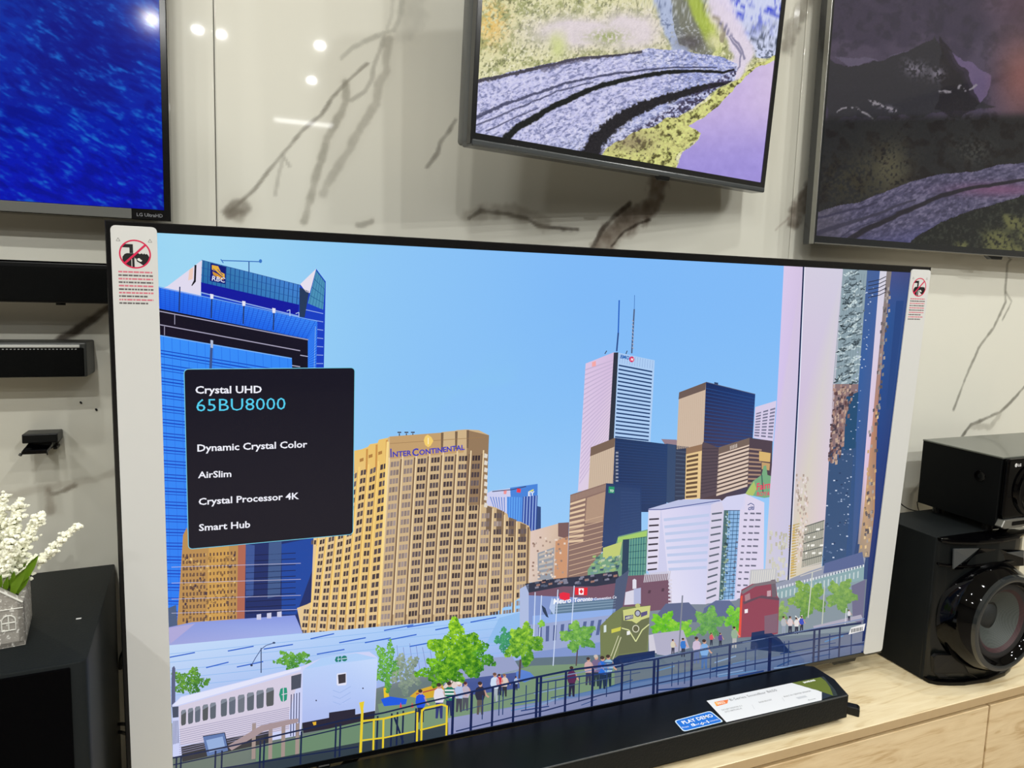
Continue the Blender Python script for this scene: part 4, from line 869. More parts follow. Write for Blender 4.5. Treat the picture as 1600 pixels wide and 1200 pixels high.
# -- on-screen caption box
cap = [(288.5, 577), (554.5, 575), (550, 833), (295, 858)]
uvc = [S.uv(q) for q in cap]
u0 = (uvc[0][0]+uvc[3][0])/2; u1 = (uvc[1][0]+uvc[2][0])/2; v0 = (uvc[2][1]+uvc[3][1])/2; v1 = (uvc[0][1]+uvc[1][1])/2
S.add(roundrect(u0-.0010, u1+.0010, v0-.0010, v1+.0010, .006), (120, 200, 226), 56)
S.add(roundrect(u0, u1, v0, v1, .005), (20, 18, 32), 57)
WT = (240, 240, 250)
S.text('Crystal UHD', (305.5, 614.5), (409, 613.5), WT, 58, .022, .9); S.text('65BU8000', (307, 642.5), (446, 639.5), (84, 206, 240), 58, -.004, .9)
for t, a, b in (('Dynamic Crystal Color', (308.5, 705), (480, 698.5)), ('AirSlim', (309.5, 746.5), (361.5, 744.5)), ('Crystal Processor 4K', (310.5, 788.5), (467, 779)), ('Smart Hub', (311, 829), (391, 823.5))):
    S.text(t, a, b, WT, 58, .02, .9)
# clip everything to the lit panel
def clip_paint(P, ua, ub, va, vb):
    V, F, C = [], [], []
    for f in P.F:
        pts = [(P.V[i][0], P.V[i][2], *P.C[i]) for i in f]; y = P.V[f[0]][1]
        if all(ua <= p[0] <= ub and va <= p[1] <= vb for p in pts): out = pts
        else:
            out = pts
            for ax, lim, sg in ((0, ua, 1), (0, ub, -1), (1, va, 1), (1, vb, -1)):
                src, out = out, []
                for i in range(len(src)):
                    a, b = src[i-1], src[i]; da = (a[ax]-lim)*sg; db = (b[ax]-lim)*sg
                    if (da >= 0) != (db >= 0): t = da/(da-db); out.append(tuple(p+(r-p)*t for p, r in zip(a, b)))
                    if db >= 0: out.append(b)
                if len(out) < 3: break
        if len(out) < 3: continue
        i0 = len(V); V += [(p[0], y, p[1]) for p in out]; C += [np.array(p[2:5]) for p in out]; F.append(tuple(range(i0, i0+len(out))))
    P.V, P.F, P.C = V, F, C
clip_paint(S, e0, W0-e0, e0, H0-b_t-.0004)
pic = S.mesh('screen')
bm = bmesh.new(); bm.from_mesh(SKY); 
for v in bm.verts: v.co.y = 0.0023
bm.from_mesh(pic); me = bpy.data.meshes.new('screen'); bm.to_mesh(me); bm.free()
obj('screen', me, M_SCREEN, tv)
# white foam strips
ul = S.uv((172, 350))[0]; ur = S.uv((244.5, 357))[0]
pr = Paint(TP, h=0.0018, dl=1e-5)
def strip(name, qa, qb, qc, v_lo, wrap):
    a = pr.uv(qa); b = pr.uv(qb); c = pr.uv(qc); u0, u1 = a[0], b[0]; vt = max(a[1], b[1])
    vt = min(vt, H0-.006)
    o = prism(roundrect(u0, u1, v_lo, vt, .006, 4), -0.0018, -0.0002, 'y')
    return obj(name, o, M_WHITE, tv), u0, u1, vt
sl, a0, a1, at = strip('foam_strip', (172, 350), (245, 357), (205, 1200), .008, 0)
sr, c0, c1, ct = strip('foam_strip', (1424.5, 421), (1455.0, 421), (1349, 1016), .006, 1)
sl['label'] = 'white foam strip with warning print on the left edge'; sr['label'] = 'white foam strip with warning print on the right edge'
def warning(parent, cx, top, wd, ht):
    """no-touch symbol and lines of small print; wd, ht scale in metres"""
    K = Paint(TP, h=0.00182, dl=1.2e-5); R = wd/2; cy = top-R*1.02
    def e(r, n=48, sy=1.0): return [(cx+r*math.cos(2*math.pi*k/n), cy+r*math.sin(2*math.pi*k/n)*sy) for k in range(n)]
    P = lambda pts, c, L: K.add([(cx+a*R, cy+b*R) for a, b in pts], c, L)
    BK = (18, 18, 20)
    P([(-.72, .68), (-.12, .68), (-.12, .06), (-.34, .06), (-.34, .44), (-.92, .44)], BK, 1)
    P([(-.80, -.52), (-.78, -.2), (-.66, -.02), (-.5, .05), (.05, .05), (.1, -.1), (-.05, -.18), (-.05, -.97), (-.2, -.97), (-.5, -.84), (-.68, -.68)], BK, 1)
    P([(-.12, .05), (.2, .08), (.3, .0), (.1, -.3), (-.02, -.3)], BK, 1)
    P([(.3, .02), (.42, .08), (.5, .0), (.56, .08), (.66, .0), (.72, .06), (.80, -.02), (.9, -.2), (.86, -.45), (.72, -.7), (.5, -.78), (.3, -.62), (.1, -.5), (.06, -.3), (.2, -.1)], BK, 2)
    P([(.14, -.3), (.26, -.26), (.34, -.36), (.44, -.42), (.36, -.52), (.2, -.46), (.12, -.38)], (222, 222, 217), 3)
    P([(-.24, -.35), (-.20, -.35), (-.20, -.96), (-.24, -.96)], (222, 222, 217), 3)
    n = 48
    for k in range(n):
        t0, t1 = 2*math.pi*k/n, 2*math.pi*(k+1)/n
        K.add([(cx+r*math.cos(t), cy+r*math.sin(t)) for r, t in ((R*.90, t0), (R, t0), (R, t1), (R*.90, t1))], (206, 28, 78), 5)
    d = .7071
    P([(-d*.95-.05, -d*.95+.05), (-d*.95+.05, -d*.95-.05), (d*.95+.05, d*.95-.05), (d*.95-.05, d*.95+.05)], (206, 28, 78), 6)
    for sx in (-1.02, .96):
        x0, y0 = sx, .96; K.line
        for (a, b), (c, dd) in (((-.12, -.1), (0, .12)), ((0, .12), (.12, -.1)), ((.12, -.1), (-.12, -.1))):
            nx, ny = -(dd-b), c-a; l = math.hypot(nx, ny); nx, ny = nx/l*.015, ny/l*.015
            P([(x0+a-nx, y0+b-ny), (x0+c-nx, y0+dd-ny), (x0+c+nx, y0+dd+ny), (x0+a+nx, y0+b+ny)], (120, 120, 118), 1)
    rr = random.Random(5); y = cy-R*1.18; lh = ht/10
    for k in range(10):
        red = k % 2 == 0; x = cx-R*1.08; end = cx+R*(1.08 if k not in (7, 9) else .72)
        while x < end:
            w_ = min(rr.uniform(.10, .34)*R, end-x); K.add([(x, y-lh*.52), (x+w_, y-lh*.52), (x+w_, y-lh*.05), (x, y-lh*.05)], (206, 112, 128) if red else (96, 90, 92), 1)
            x += w_+R*.045
        y -= lh
    obj('warning_print', K.mesh('warning_print'), M_PRINT, parent)
warning(sl, (a0+a1)/2+.0005, pr.uv((210, 374))[1], .0370, .0450)
warning(sr, (c0+c1)/2, pr.uv((1438, 434))[1], .0370, .0450)
# feet and the little sensor tab under the bezel
IM = M0.inverted()
def loc(bm):
    bmesh.ops.transform(bm, matrix=IM, verts=bm.verts); return bm
tipx, tipy = onZ((1343, 1114), CT+.005)[:2]
for s_ in (1, -1):
    px_, py_ = (1.175, .0); dx, dy = tipx-px_, tipy-py_; L_ = math.hypot(dx, dy)
    bm = prism([(0, 0), (-.004, .0112), (-L_+.012, .0112), (-L_, .0095), (-L_, 0)], -.008, .008, 'x', .001, 1)
    if s_ > 0: merge(bm, prism([(-L_+.034, .004), (-L_+.031, .0165), (-L_+.004, .0175), (-L_, .014), (-L_, 0), (-L_+.03, 0)], -.0088, .0088, 'x', .0015, 1))
    merge(bm, prism([(.0, 0), (.11, 0), (.11, .006), (.004, .0112)], -.008, .008, 'x', .001, 1))
    bmesh.ops.rotate(bm, cent=(0, 0, 0), matrix=Matrix.Rotation(math.atan2(dx, -dy)*s_, 3, 'Z'), verts=bm.verts)
    merge(bm, box(-.010, .010, -.006, .012, .008, .052, .002, 1))
    bmesh.ops.translate(bm, verts=bm.verts, vec=(px_ if s_ > 0 else W0-px_, py_, CT)); obj('foot', loc(bm), M_BLACK, tv)
uv0 = TP.uv((1300, 1034)); uv1 = TP.uv((1340, 1027))
tb = prism([(uv0[0], .001), (uv0[0]+.008, -.0075), (uv1[0]-.004, -.0075), (uv1[0], .001)], .002, .016, 'y'); obj('sensor_tab', tb, M_BLACK, tv)

# ------------------------------------------------------------------ ocean television, upper left
Xr, Zb, Yf = .0655, .8425, .105
Wb, Hb = .968, .563
MB = Matrix.Translation((Xr-Wb, Yf, Zb)); BP = Plane(MB)
tb_ = thing('television', None, 'wall television at the upper left showing deep blue rippled sea water', 'television', M=MB)
tv_frame(tb_, Wb, Hb, .035, (.009, .0088, .0155, .009), mat('slim_black_bezel', (14, 15, 17), .15, coat=.4, vary=.1, bscale=30), M_BLACK, .018)
obj('lower_trim', box(.0, Wb-.0515, -.0022, .0, .0005, .0150, .0006, 1), mat('silver_lower_trim', (128, 130, 126), .2, metal=.5, vary=.05, bscale=12), tb_)['label'] = 'silver lower bezel strip'
K = Paint(BP, h=.0002, dl=2e-5); K.text('LG UltraHD', (Wb-.045, .005), (Wb-.011, .005), (120, 122, 126), 1, .01, world=True)
obj('lettering', K.mesh('lettering'), M_PRINT, tb_)
def ocean(u, v):
    X = u*1.0; Z = v*1.0
    a = X*.88-Z*.47; b = X*.47+Z*.88
    big = fbm(X*7+2, Z*9+5, 61, 3); rip = fbm(a*48+2.4*big, b*130+3*big, 62, 4); fine = fbm(a*130, b*340, 67, 2)
    c = np.zeros(u.shape+(3,))+np.array([0., 34., 158.])
    c = lerp(c, (2, 18, 176), 1-sstep(.02, .22, v)); c = lerp(c, (0, 62, 168), sstep(.20, .32, v)*.8)
    c = lerp(c, (0, 10, 120), sstep(.42, .72, big)*.5)
    k = sstep(.50, .80, rip*.62+fine*.38); c = lerp(c, (22, 106, 202), k*.9)
    c = lerp(c, (0, 8, 122), sstep(.56, .30, rip)*0+sstep(.5, .25, rip)*.55)
    return c
obj('screen', grid_mesh('screen', np.concatenate([np.linspace(.0095, .70, 60), np.linspace(.7012, Wb-.0093, 215)]), np.concatenate([np.linspace(.016, .335, 270), np.linspace(.34, Hb-.0095, 60)]), ocean, .0023), M_SCREEN, tb_)

# ------------------------------------------------------------------ swivelled television, upper middle
A0 = np.array(onY((735, 223.5), -.05)); yaw = math.radians(11.9535); tl = math.radians(3.2)
MM = Matrix.Translation(A0) @ Matrix.Rotation(yaw, 4, 'Z') @ Matrix.Rotation(tl, 4, 'X'); MP = Plane(MM)
mt = thing('television', None, 'swivelled television at the top centre showing a pale glacier between green slopes', 'television', M=MM)
Wm, Hm, Tm = .680, .405, .044
suv = MP.uv((743.5, 203)); sbr = MP.uv((1189.5, 288.5)); stl = MP.uv((752, 0)); bzl = max(.006, suv[0]); bzb = max(.006, (suv[1]+sbr[1])/2); bzr = max(.004, Wm-sbr[0])
M_MB = mat('smoked_grey_bezel', (20, 22, 24), .2, coat=.3, vary=.12, bscale=14)
tv_frame(mt, Wm, Hm, .012, (bzl, bzr, bzb, .008), M_MB, M_BLACK, 0)
hs = prism(roundrect(.001, Wm-.001, .001, Hm-.001, .006, 4), .010, Tm, 'y', .003, 2); smooth(obj('rear_housing', hs, M_GREYPL, mt))
obj('lower_trim', box(.002, Wm-.002, -.0022, .030, -.003, .0070, .0026, 2), M_GREYPL, mt)
pv = MP.uv((1040, 274)); obj('sensor_tab', prism([(pv[0]-.018, .0), (pv[0]-.010, -.009), (pv[0]+.010, -.009), (pv[0]+.012, .0)], -.001, .012, 'y', .001, 1), M_BLACK, mt)
# wall arm
IMM = MM.inverted(); arm = box(.60+A0[0]-.478, .66+A0[0]-.478, .02, .04, 1.10, 1.16, .003)
c = MP.o+MP.u*Wm/2+MP.v*Hm*.55
bm = box(c[0]-.02, c[0]+.02, c[1]+Tm+.0, WALL-.001, c[2]-.02, c[2]+.02, .003); bmesh.ops.transform(bm, matrix=IMM, verts=bm.verts)
obj('wall_arm', bm, M_BLACK, mt)
bm = box(c[0]-.10, c[0]+.10, WALL-.012, WALL-.001, c[2]-.1, c[2]+.1, .003); bmesh.ops.transform(bm, matrix=IMM, verts=bm.verts); obj('wall_plate', bm, M_BLACK, mt)
bm = box(.24, .44, Tm-.001, Tm+.014, Hm*.55-.08, Hm*.55+.08, .003); obj('mounting_plate', bm, M_BLACK, mt)
def cpoly(c, X, Y, pts, col, soft=3.0, k=1.0):
    m = inpoly(X, Y, pts).astype(float)
    return lerp(c, col, m*k)
def glacier(x, y):
    """picture content; x, y in the drawing's own units"""
    wx = (fbm(x/26., y/26., 71, 3)-.5); wy = (fbm(x/26.+9, y/26.+4, 75, 3)-.5)
    X = x+wx*16; Y = y+wy*14; n1 = fbm(x/3.2, y/3.2, 80, 3); n2 = fbm(x/9., y/9., 84, 4); n3 = fbm(x/1.6+y/3., y/1.6, 89, 2)
    c = np.zeros(x.shape+(3,))+np.array([196., 198., 150.])
    # slopes
    g = lerp(np.zeros_like(c)+np.array([222., 218., 172.]), (140, 146, 92), sstep(.42, .66, n2)*.7)
    g = lerp(g, (246, 242, 218), sstep(.52, .8, n1)*.7); g = lerp(g, (84, 88, 58), sstep(.44, .26, fbm(x/2.4+y/8., y/4.5, 93, 3))*.6)
    c = g
    org = np.exp(-(((x-768)/26)**2+((y-36)/34)**2)); c = lerp(c, (234, 188, 96), org*.8*sstep(.3, .6, n1))
    pale = np.maximum(np.exp(-(((X-905)/72)**2+((Y-50)/24)**2)), np.exp(-(((X-985)/46)**2+((Y-48)/28)**2))); c = lerp(c, (226, 214, 222), np.clip(pale*1.5, 0, 1)*.92)
    c = lerp(c, (206, 214, 140), np.exp(-(((X-868)/12)**2+((Y-72)/18)**2))*.8)
    c = lerp(c, (150, 162, 96), np.exp(-(((X-950)/28)**2+((Y-58)/9)**2))*.85*sstep(.3, .6, n1))
    c = lerp(c, (168, 180, 118), sstep(84, 66, np.abs(Y-30)+np.abs(X-965)*.9)*0)
    # snow fan, rock and bright green rib
    d, t = pdist(X, Y, [(1030, -10), (1042, 30), (1056, 62), (1062, 76)]); c = lerp(c, (176, 188, 220), sstep(17, 9, d)*.95); c = lerp(c, (96, 108, 140), sstep(17, 9, d)*sstep(.5, .7, n1)*.7)
    c = cpoly(c, X, Y, [(1046, -10), (1100, -10), (1112, 80), (1108, 92), (1060, 70), (1048, 30)], (110, 112, 104), k=.85)
    c = lerp(c, (200, 204, 206), ((X > 1046) & (X < 1112) & (Y < 86))*sstep(.52, .7, n1)*.75)
    d, t = pdist(X, Y, [(1080, -10), (1096, 25), (1108, 55), (1116, 78)]); c = lerp(c, (176, 196, 70), sstep(15, 6, d)*.8*(1-.6*sstep(50, 76, Y)))
    c = lerp(c, (84, 78, 84), np.exp(-(((X-1078)/20)**2+((Y-66)/14)**2))*.75)
    c = lerp(c, (226, 220, 176), np.exp(-(((X-1114)/11)**2+((Y-66)/14)**2))*.8)
    # blue mountain, pink bowl
    mtn = sstep(0, 14, (X-1122)-(Y)*.62*1.0+4)*(Y < 92+0*Y)
    mc = lerp(np.zeros_like(c)+np.array([206., 212., 240.]), (92, 104, 206), sstep(.48, .62, n2)*.85*sstep(70, 20, Y)); mc = lerp(mc, (40, 56, 214), sstep(.58, .7, fbm(x/7., y/7., 97, 3))*sstep(50, 5, Y)); mc = lerp(mc, (84, 92, 110), sstep(.44, .7, n1)*sstep(24, 66, Y)*.9)
    c = c*(1-mtn[..., None])+mc*mtn[..., None]
    d, t = pdist(X, Y, [(1122, -6), (1130, 24), (1148, 56), (1160, 84), (1152, 104), (1140, 108)]); c = lerp(c, (226, 214, 234), sstep(22, 11, d)*.93)
    d, t = pdist(X, Y, [(1118, 28), (1128, 46), (1124, 66)]); c = lerp(c, (150, 140, 120), sstep(4, 1.5, d)*.8)
    for q_ in ([(1124, 40), (1142, 62), (1156, 84), (1154, 102), (1142, 112)], [(1132, 40), (1152, 70), (1164, 92)]):
        d, t = pdist(X, Y, q_); c = lerp(c, (110, 108, 140), sstep(2.4, .8, d)*.7)
    # glacier body
    UP = [(700, 132), (745, 126), (800, 112), (850, 100), (900, 90), (945, 86), (985, 82), (1010, 75), (1060, 78), (1095, 85), (1130, 90), (1152, 100), (1150, 112)]
    LO = [(1150, 112), (1148, 124), (1122, 138), (1086, 166), (1044, 190), (1000, 208), (960, 228), (935, 252), (700, 262)]
    gl = inpoly(x+wx*5, y+wy*5, UP+LO)
    gc = lerp(np.zeros_like(c)+np.array([184., 188., 226.]), (140, 152, 214), sstep(950, 1150, x)*.75); gc = lerp(gc, (226, 226, 246), sstep(.45, .7, n1)*.8); gc = lerp(gc, (84, 90, 120), sstep(.42, .2, fbm(x/2.2+y/5., y/1.5-x/7., 91, 2))*.55); gc = lerp(gc, (206, 200, 240), sstep(140, 100, np.abs(y-130)+np.abs(x-820)*.5)*.35)
    ds, ts = pdist(x, y, [(700, 262), (790, 216), (834, 184), (905, 147), (975, 124), (1060, 112), (1145, 108)]); sd = np.sign(y-np.interp(x, [700, 790, 834, 905, 975, 1060, 1145], [262, 216, 184, 147, 124, 112, 108])); st_ = fbm(ts*90+40, ds*sd/2.6+60, 95, 3)
    gc = lerp(gc, (92, 98, 140), sstep(.46, .28, st_)*.6); gc = lerp(gc, (226, 224, 246), sstep(.55, .72, st_)*.55)
    c = np.where(gl[..., None], gc, c)
    Xs = x+wx*5; Ys = y+wy*5
    def band(pts, w0, w1, col, k, rag=.5):
        nonlocal c
        d, t = pdist(Xs, Ys, pts); wd = w0+(w1-w0)*t; wd = wd*(1-rag+rag*2*n1); c = lerp(c, col, sstep(wd*1.15+.5, wd*.75, d)*k*gl)
    band([(745, 128), (800, 116), (850, 103), (900, 92), (960, 86), (1000, 80)], 3, 2.4, (56, 52, 60), .85, .9)
    band([(850, 106), (880, 98), (920, 92)], 5, 3, (80, 76, 96), .6, .9)
    band([(720, 204), (745, 182), (770, 171), (790, 162), (830, 148), (880, 131), (940, 118), (1000, 110), (1060, 106), (1120, 106)], 3, .8, (56, 58, 84), .8, .8)
    band([(745, 196), (790, 176), (830, 160), (870, 142), (925, 128)], 1.3, .8, (60, 62, 90), .7, .6)
    band([(760, 205), (800, 186), (840, 168)], 1.1, .8, (60, 62, 90), .7, .6)
    band([(790, 216), (812, 198), (834, 184), (868, 163), (905, 147), (940, 133), (975, 124), (1020, 116), (1060, 112), (1100, 112), (1128, 113), (1145, 108)], 6, 1.3, (26, 28, 26), .97, .35)
    band([(915, 250), (932, 222), (950, 202), (975, 183), (1010, 165), (1050, 152), (1090, 139), (1115, 134), (1140, 128)], 15, 2.2, (30, 28, 30), .95, .55)
    lowr = gl*sstep(-2, 10, (y-(262-(x-890)*.62)))*sstep(880, 905, x); c = lerp(c, (54, 46, 66), lowr*sstep(.58, .4, n1)*.85)
    lowp = gl*sstep(4, 18, (y-(248-(x-935)*.58)))*sstep(930, 960, x); c = lerp(c, (50, 40, 42), lowp*.6)
    # lichen rocks and the plain
    pl = inpoly(x+wx*9, y+wy*9, [(1260, 78), (1222, 92), (1186, 106), (1166, 118), (1150, 132), (1136, 150), (1118, 168), (1098, 184), (1076, 196), (1094, 210), (1084, 226), (1066, 238), (1058, 256), (1050, 275), (1260, 330)])
    rk = inpoly(X, Y, [(1150, 122), (1168, 112), (1190, 100), (1215, 88), (1215, 98), (1170, 122), (1140, 150), (1112, 172), (1080, 196), (1094, 208), (1080, 226), (1060, 240), (1050, 270), (930, 250), (958, 226), (1004, 204), (1042, 186), (1090, 166), (1122, 142)])
    rc = lerp(np.zeros_like(c)+np.array([206., 204., 130.]), (96, 92, 50), sstep(.52, .34, n2)); rc = lerp(rc, (222, 228, 140), sstep(.5, .7, n1)*.8); rc = lerp(rc, (40, 40, 34), sstep(.34, .2, n1)*.8)
    c = np.where(rk[..., None], rc, c)
    c = lerp(c, (120, 100, 96), np.exp(-(((X-985)/40)**2+((Y-220)/14)**2))*.5*rk)
    pc = lerp(np.zeros_like(c)+np.array([200., 180., 226.]), (160, 146, 218), sstep(150, 270, y)); pc = lerp(pc, (214, 196, 226), sstep(1140, 1210, x)*sstep(240, 110, y)*.7)
    pc = pc+(n2[..., None]-.5)*14
    c = np.where(pl[..., None], pc, c)
    c = c+(n3[..., None]-.5)*16*(1-pl[..., None])
    return c
def mid_col(u, v):
    x, y = MP.px(u, v, -.0023); return glacier(x, y)
obj('screen', grid_mesh('screen', np.linspace(bzl+.0002, Wm-bzr-.0002, 430), np.concatenate([np.linspace(bzb+.0002, .262, 250), np.linspace(.265, Hm-.0082, 20)]), mid_col, .0023), M_SCREEN, mt)

# ------------------------------------------------------------------ dark glacier television, upper right
MR = Matrix.Translation((1.2895, .10, .8755)); RP = Plane(MR); Wr, Hr = 1.113, .640
rt = thing('television', None, 'large television cropped at the right edge showing a dim mountain and glacier at dusk', 'television', M=MR)
tv_frame(rt, Wr, Hr, .030, (.006, .006, .017, .006), mat('dark_bezel', (26, 30, 34), .12, coat=.6, vary=.1, bscale=20), M_GREYPL, .024)
obj('edge_trim', box(-.0012, .0006, -.0006, .012, 0, Hr, .0004, 1), M_SILVER, rt)['label'] = 'thin bright metal edge'
obj('lower_trim', box(.002, Wr-.002, -.0012, .0, .0004, .0030, .0004, 1), M_SILVER, rt)
pv = RP.uv((1557, 408)); obj('sensor_tab', prism([(pv[0]-.034, .001), (pv[0]-.018, -.007), (pv[0]+.018, -.007), (pv[0]+.020, .001)], -.001, .012, 'y', .001, 1), M_BLACK, rt)
def dusk(u, v):
    x, y = RP.px(u, v, -.0023)
    wx = (fbm(x/30., y/30., 171, 3)-.5); wy = (fbm(x/30.+9, y/30.+4, 175, 3)-.5); X = x+wx*20; Y = y+wy*18
    n1 = fbm(x/3.6, y/3.6, 180, 3); n2 = fbm(x/14., y/14., 184, 4); n3 = fbm(x/2., y/2., 189, 2)
    c = np.zeros(x.shape+(3,))+np.array([66., 60., 78.])
    c = lerp(c, (92, 82, 102), sstep(.45, .7, fbm(x/60., y/40., 190, 3))*.6); c = lerp(c, (50, 48, 60), sstep(.5, .3, n2)*.5)
    # distant snow ridge
    c = lerp(c, (104, 96, 118), inpoly(X, Y, [(1300, 90), (1380, 95), (1430, 75), (1395, 92), (1355, 98), (1325, 106)])*.7)
    c = lerp(c, (50, 50, 56), inpoly(X, Y, [(1290, 92), (1320, 106), (1360, 98), (1405, 88), (1440, 70), (1462, 57), (1480, 100), (1520, 150), (1560, 170), (1290, 190)])*.95)
    c = lerp(c, (112, 96, 132), inpoly(X, Y, [(1482, 80), (1500, 84), (1530, 110), (1552, 122), (1545, 145), (1528, 160), (1512, 130)])*.85)
    c = lerp(c, (34, 32, 38), inpoly(X, Y, [(1470, 60), (1490, 80), (1516, 125), (1530, 160), (1500, 190), (1460, 170)])*.7)
    rd = sstep(1530, 1600, x)*np.exp(-((y-120)/70)**2); c = lerp(c, (150, 100, 94), rd*.85); c = lerp(c, (110, 74, 86), sstep(1500, 1600, x)*sstep(60, 0, y)*.4)
    for cx_, cy_, a, b in ((1428, 108, 16, 12), (1460, 118, 12, 10), (1385, 167, 10, 4), (1396, 172, 6, 4)):
        c = lerp(c, (132, 126, 140), np.exp(-(((X-cx_)/a)**2+((Y-cy_)/b)**2))*sstep(.42, .56, n1)*.95)
    for q_ in ([(1362, 162), (1376, 163), (1392, 168), (1402, 173)], [(1310, 176), (1324, 172), (1336, 174), (1348, 178), (1366, 186)], [(1462, 142), (1476, 144), (1484, 143)], [(1500, 138), (1512, 138), (1524, 134)]):
        d, t = pdist(X, Y, q_); c = lerp(c, (156, 150, 158), sstep(2.6, .8, d)*sstep(.4, .55, n1)*.9)
    # dark forest slope
    fs = sstep(0, 18, y-(176-(x-1300)*.02)); c = lerp(c, (34, 36, 36), fs*.9)
    c = lerp(c, (24, 20, 22), sstep(.5, .3, n2)*fs*.6)
    c = lerp(c, (92, 88, 68), np.exp(-(((X-1388)/34)**2+((Y-262)/42)**2))*.85*sstep(.3, .6, n1+.1)); c = lerp(c, (74, 70, 48), np.exp(-(((X-1330)/50)**2+((Y-285)/40)**2))*.5*sstep(.4, .6, n1))
    c = lerp(c, (90, 92, 84), np.exp(-(((X-1520)/30)**2+((Y-235)/20)**2))*.5*sstep(.4, .6, n1))
    # glacier
    UPg = [(1250, 338), (1290, 326), (1340, 316), (1382, 300), (1424, 283), (1470, 272), (1520, 268), (1560, 258), (1640, 250)]
    LOg = [(1640, 296), (1600, 306), (1560, 318), (1520, 328), (1480, 346), (1440, 362), (1410, 388), (1400, 410), (1250, 420)]
    gl = inpoly(x+wx*6, y+wy*6, UPg+LOg)
    ds, ts = pdist(x, y, [(1250, 400), (1318, 380), (1390, 342), (1470, 306), (1520, 294), (1640, 274)]); st_ = fbm(ts*60+40, ds/3.+60, 195, 3)
    gc = lerp(np.zeros_like(c)+np.array([82., 79., 106.]), (128, 121, 148), sstep(.45, .72, n1*.4+st_*.6)*.8); gc = lerp(gc, (56, 54, 76), sstep(.45, .3, st_)*.6); gc = lerp(gc, (70, 74, 130), sstep(10, 50, (y-330)+(x-1440)*.2)*.5); gc = lerp(gc, (128, 84, 118), np.exp(-(((x-1560)/70)**2+((y-296)/10)**2))*.8); gc = lerp(gc, (84, 80, 90), sstep(1350, 1280, x)*.6)
    c = np.where(gl[..., None], gc, c)
    for q_, w0, w1, col in (([(1318, 380), (1350, 362), (1390, 342), (1430, 324), (1470, 306), (1520, 294), (1600, 280)], 5, 2.5, (34, 32, 40)), ([(1270, 368), (1320, 350), (1380, 330), (1430, 312)], 4, 1.5, (60, 58, 76)), ([(1250, 345), (1300, 335), (1370, 316)], 2, 1.5, (58, 56, 78)), ([(1290, 385), (1330, 360), (1400, 334)], 1.2, 1, (60, 58, 80))):
        d, t = pdist(x+wx*6, y+wy*6, q_); c = lerp(c, col, sstep((w0+(w1-w0)*t)*1.3, (w0+(w1-w0)*t)*.7, d)*.9*gl)
    # near rocks
    nr = inpoly(X, Y, [(1400, 410), (1412, 386), (1445, 360), (1485, 345), (1530, 328), (1640, 296), (1640, 430)])
    c = np.where(nr[..., None], lerp(np.zeros_like(c)+np.array([30., 33., 32.]), (50, 54, 48), sstep(.5, .7, n1)), c)
    for cx_, cy_, a, b in ((1560, 380, 26, 22), (1582, 345, 12, 12), (1602, 360, 12, 22), (1502, 390, 12, 10), (1572, 400, 30, 14)):
        c = lerp(c, (112, 112, 70), np.exp(-(((X-cx_)/a)**4+((Y-cy_)/b)**4))*.9*sstep(.25, .6, n1+.05))
    return c+(n3[..., None]-.5)*8
obj('screen', grid_mesh('screen', np.concatenate([np.linspace(.0062, .72, 330), np.linspace(.723, Wr-.0062, 60)]), np.concatenate([np.linspace(.0172, .52, 270), np.linspace(.524, Hr-.0062, 40)]), dusk, .0023), M_SCREEN_DULL, rt)

# ------------------------------------------------------------------ wall-mounted soundbars at the left
sb1 = thing('soundbar', (-.45, .13, .718), 'long black soundbar on the wall with rounded lower corners, the upper one of two', 'soundbar')
def at(bm, o):
    bmesh.ops.translate(bm, verts=bm.verts, vec=(-o[0], -o[1], -o[2])); return bm
O1 = (-.45, .13, .718)
x0, x1, z0, z1 = -.90, .006, .7195, .7745
pts = [(x0+.012, z0), (x1-.022, z0), (x1-.010, z0+.003), (x1-.002, z0+.010), (x1, z0+.018), (x1, z1), (x0, z1), (x0, z0+.012)]
bm = prism(pts, .078, .1595, 'y', .0012, 2); obj('body', at(bm, O1), M_BLACK, sb1)
obj('front_grille', at(prism([(p[0]+(.003 if p[0] < -.5 else -.003), p[1]+(.0025 if p[1] < .73 else -.006)) for p in pts], .0755, .079, 'y'), O1), M_FABRIC, sb1)
obj('top_plate', at(box(x0+.004, x1-.004, .080, .157, z1, z1+.0022, .0008, 1), O1), M_GLOSS, sb1)
bm = tube([(-.078, .10, z0-.0035), (-.078, .10, z0+.001)], .006, 16); obj('rubber_foot', at(bm, O1), M_BLACK, sb1)
O2 = (-.45, .13, .612)
sb2 = thing('soundbar', O2, 'boxy black soundbar with a silver top strip, below the rounded one on the wall', 'soundbar')
x0, x1, z0, z1 = -.95, -.0485, .6125, .6625
obj('body', at(box(x0, x1, .100, .1595, z0, z1, .0022, 2), O2), mat('charcoal_shell', (46, 48, 46), .45, bump=.1, bscale=900, vary=.1), sb2)
obj('front_grille', at(box(x0+.003, x1-.0035, .0975, .1005, z0+.001, z1-.0075, .001, 1), O2), M_FABRIC, sb2)
obj('silver_strip', at(box(x0+.003, x1-.008, .0968, .1005, z1-.0072, z1-.0030, .0006, 1), O2), mat('satin_silver', (206, 208, 204), .3, metal=.35, vary=.04, bscale=200), sb2)['label'] = 'thin silver strip along the upper front edge'
bm = bmesh.new()
for k in range(70): box(x1-.014-k*.0046, x1-.0117-k*.0046, .0968, .0976, z1-.0098, z1-.0089, 0, 1, bm)
o = obj('perforation_row', at(bm, O2), mat('pale_dots', (150, 152, 150), .5, vary=.03), sb2)

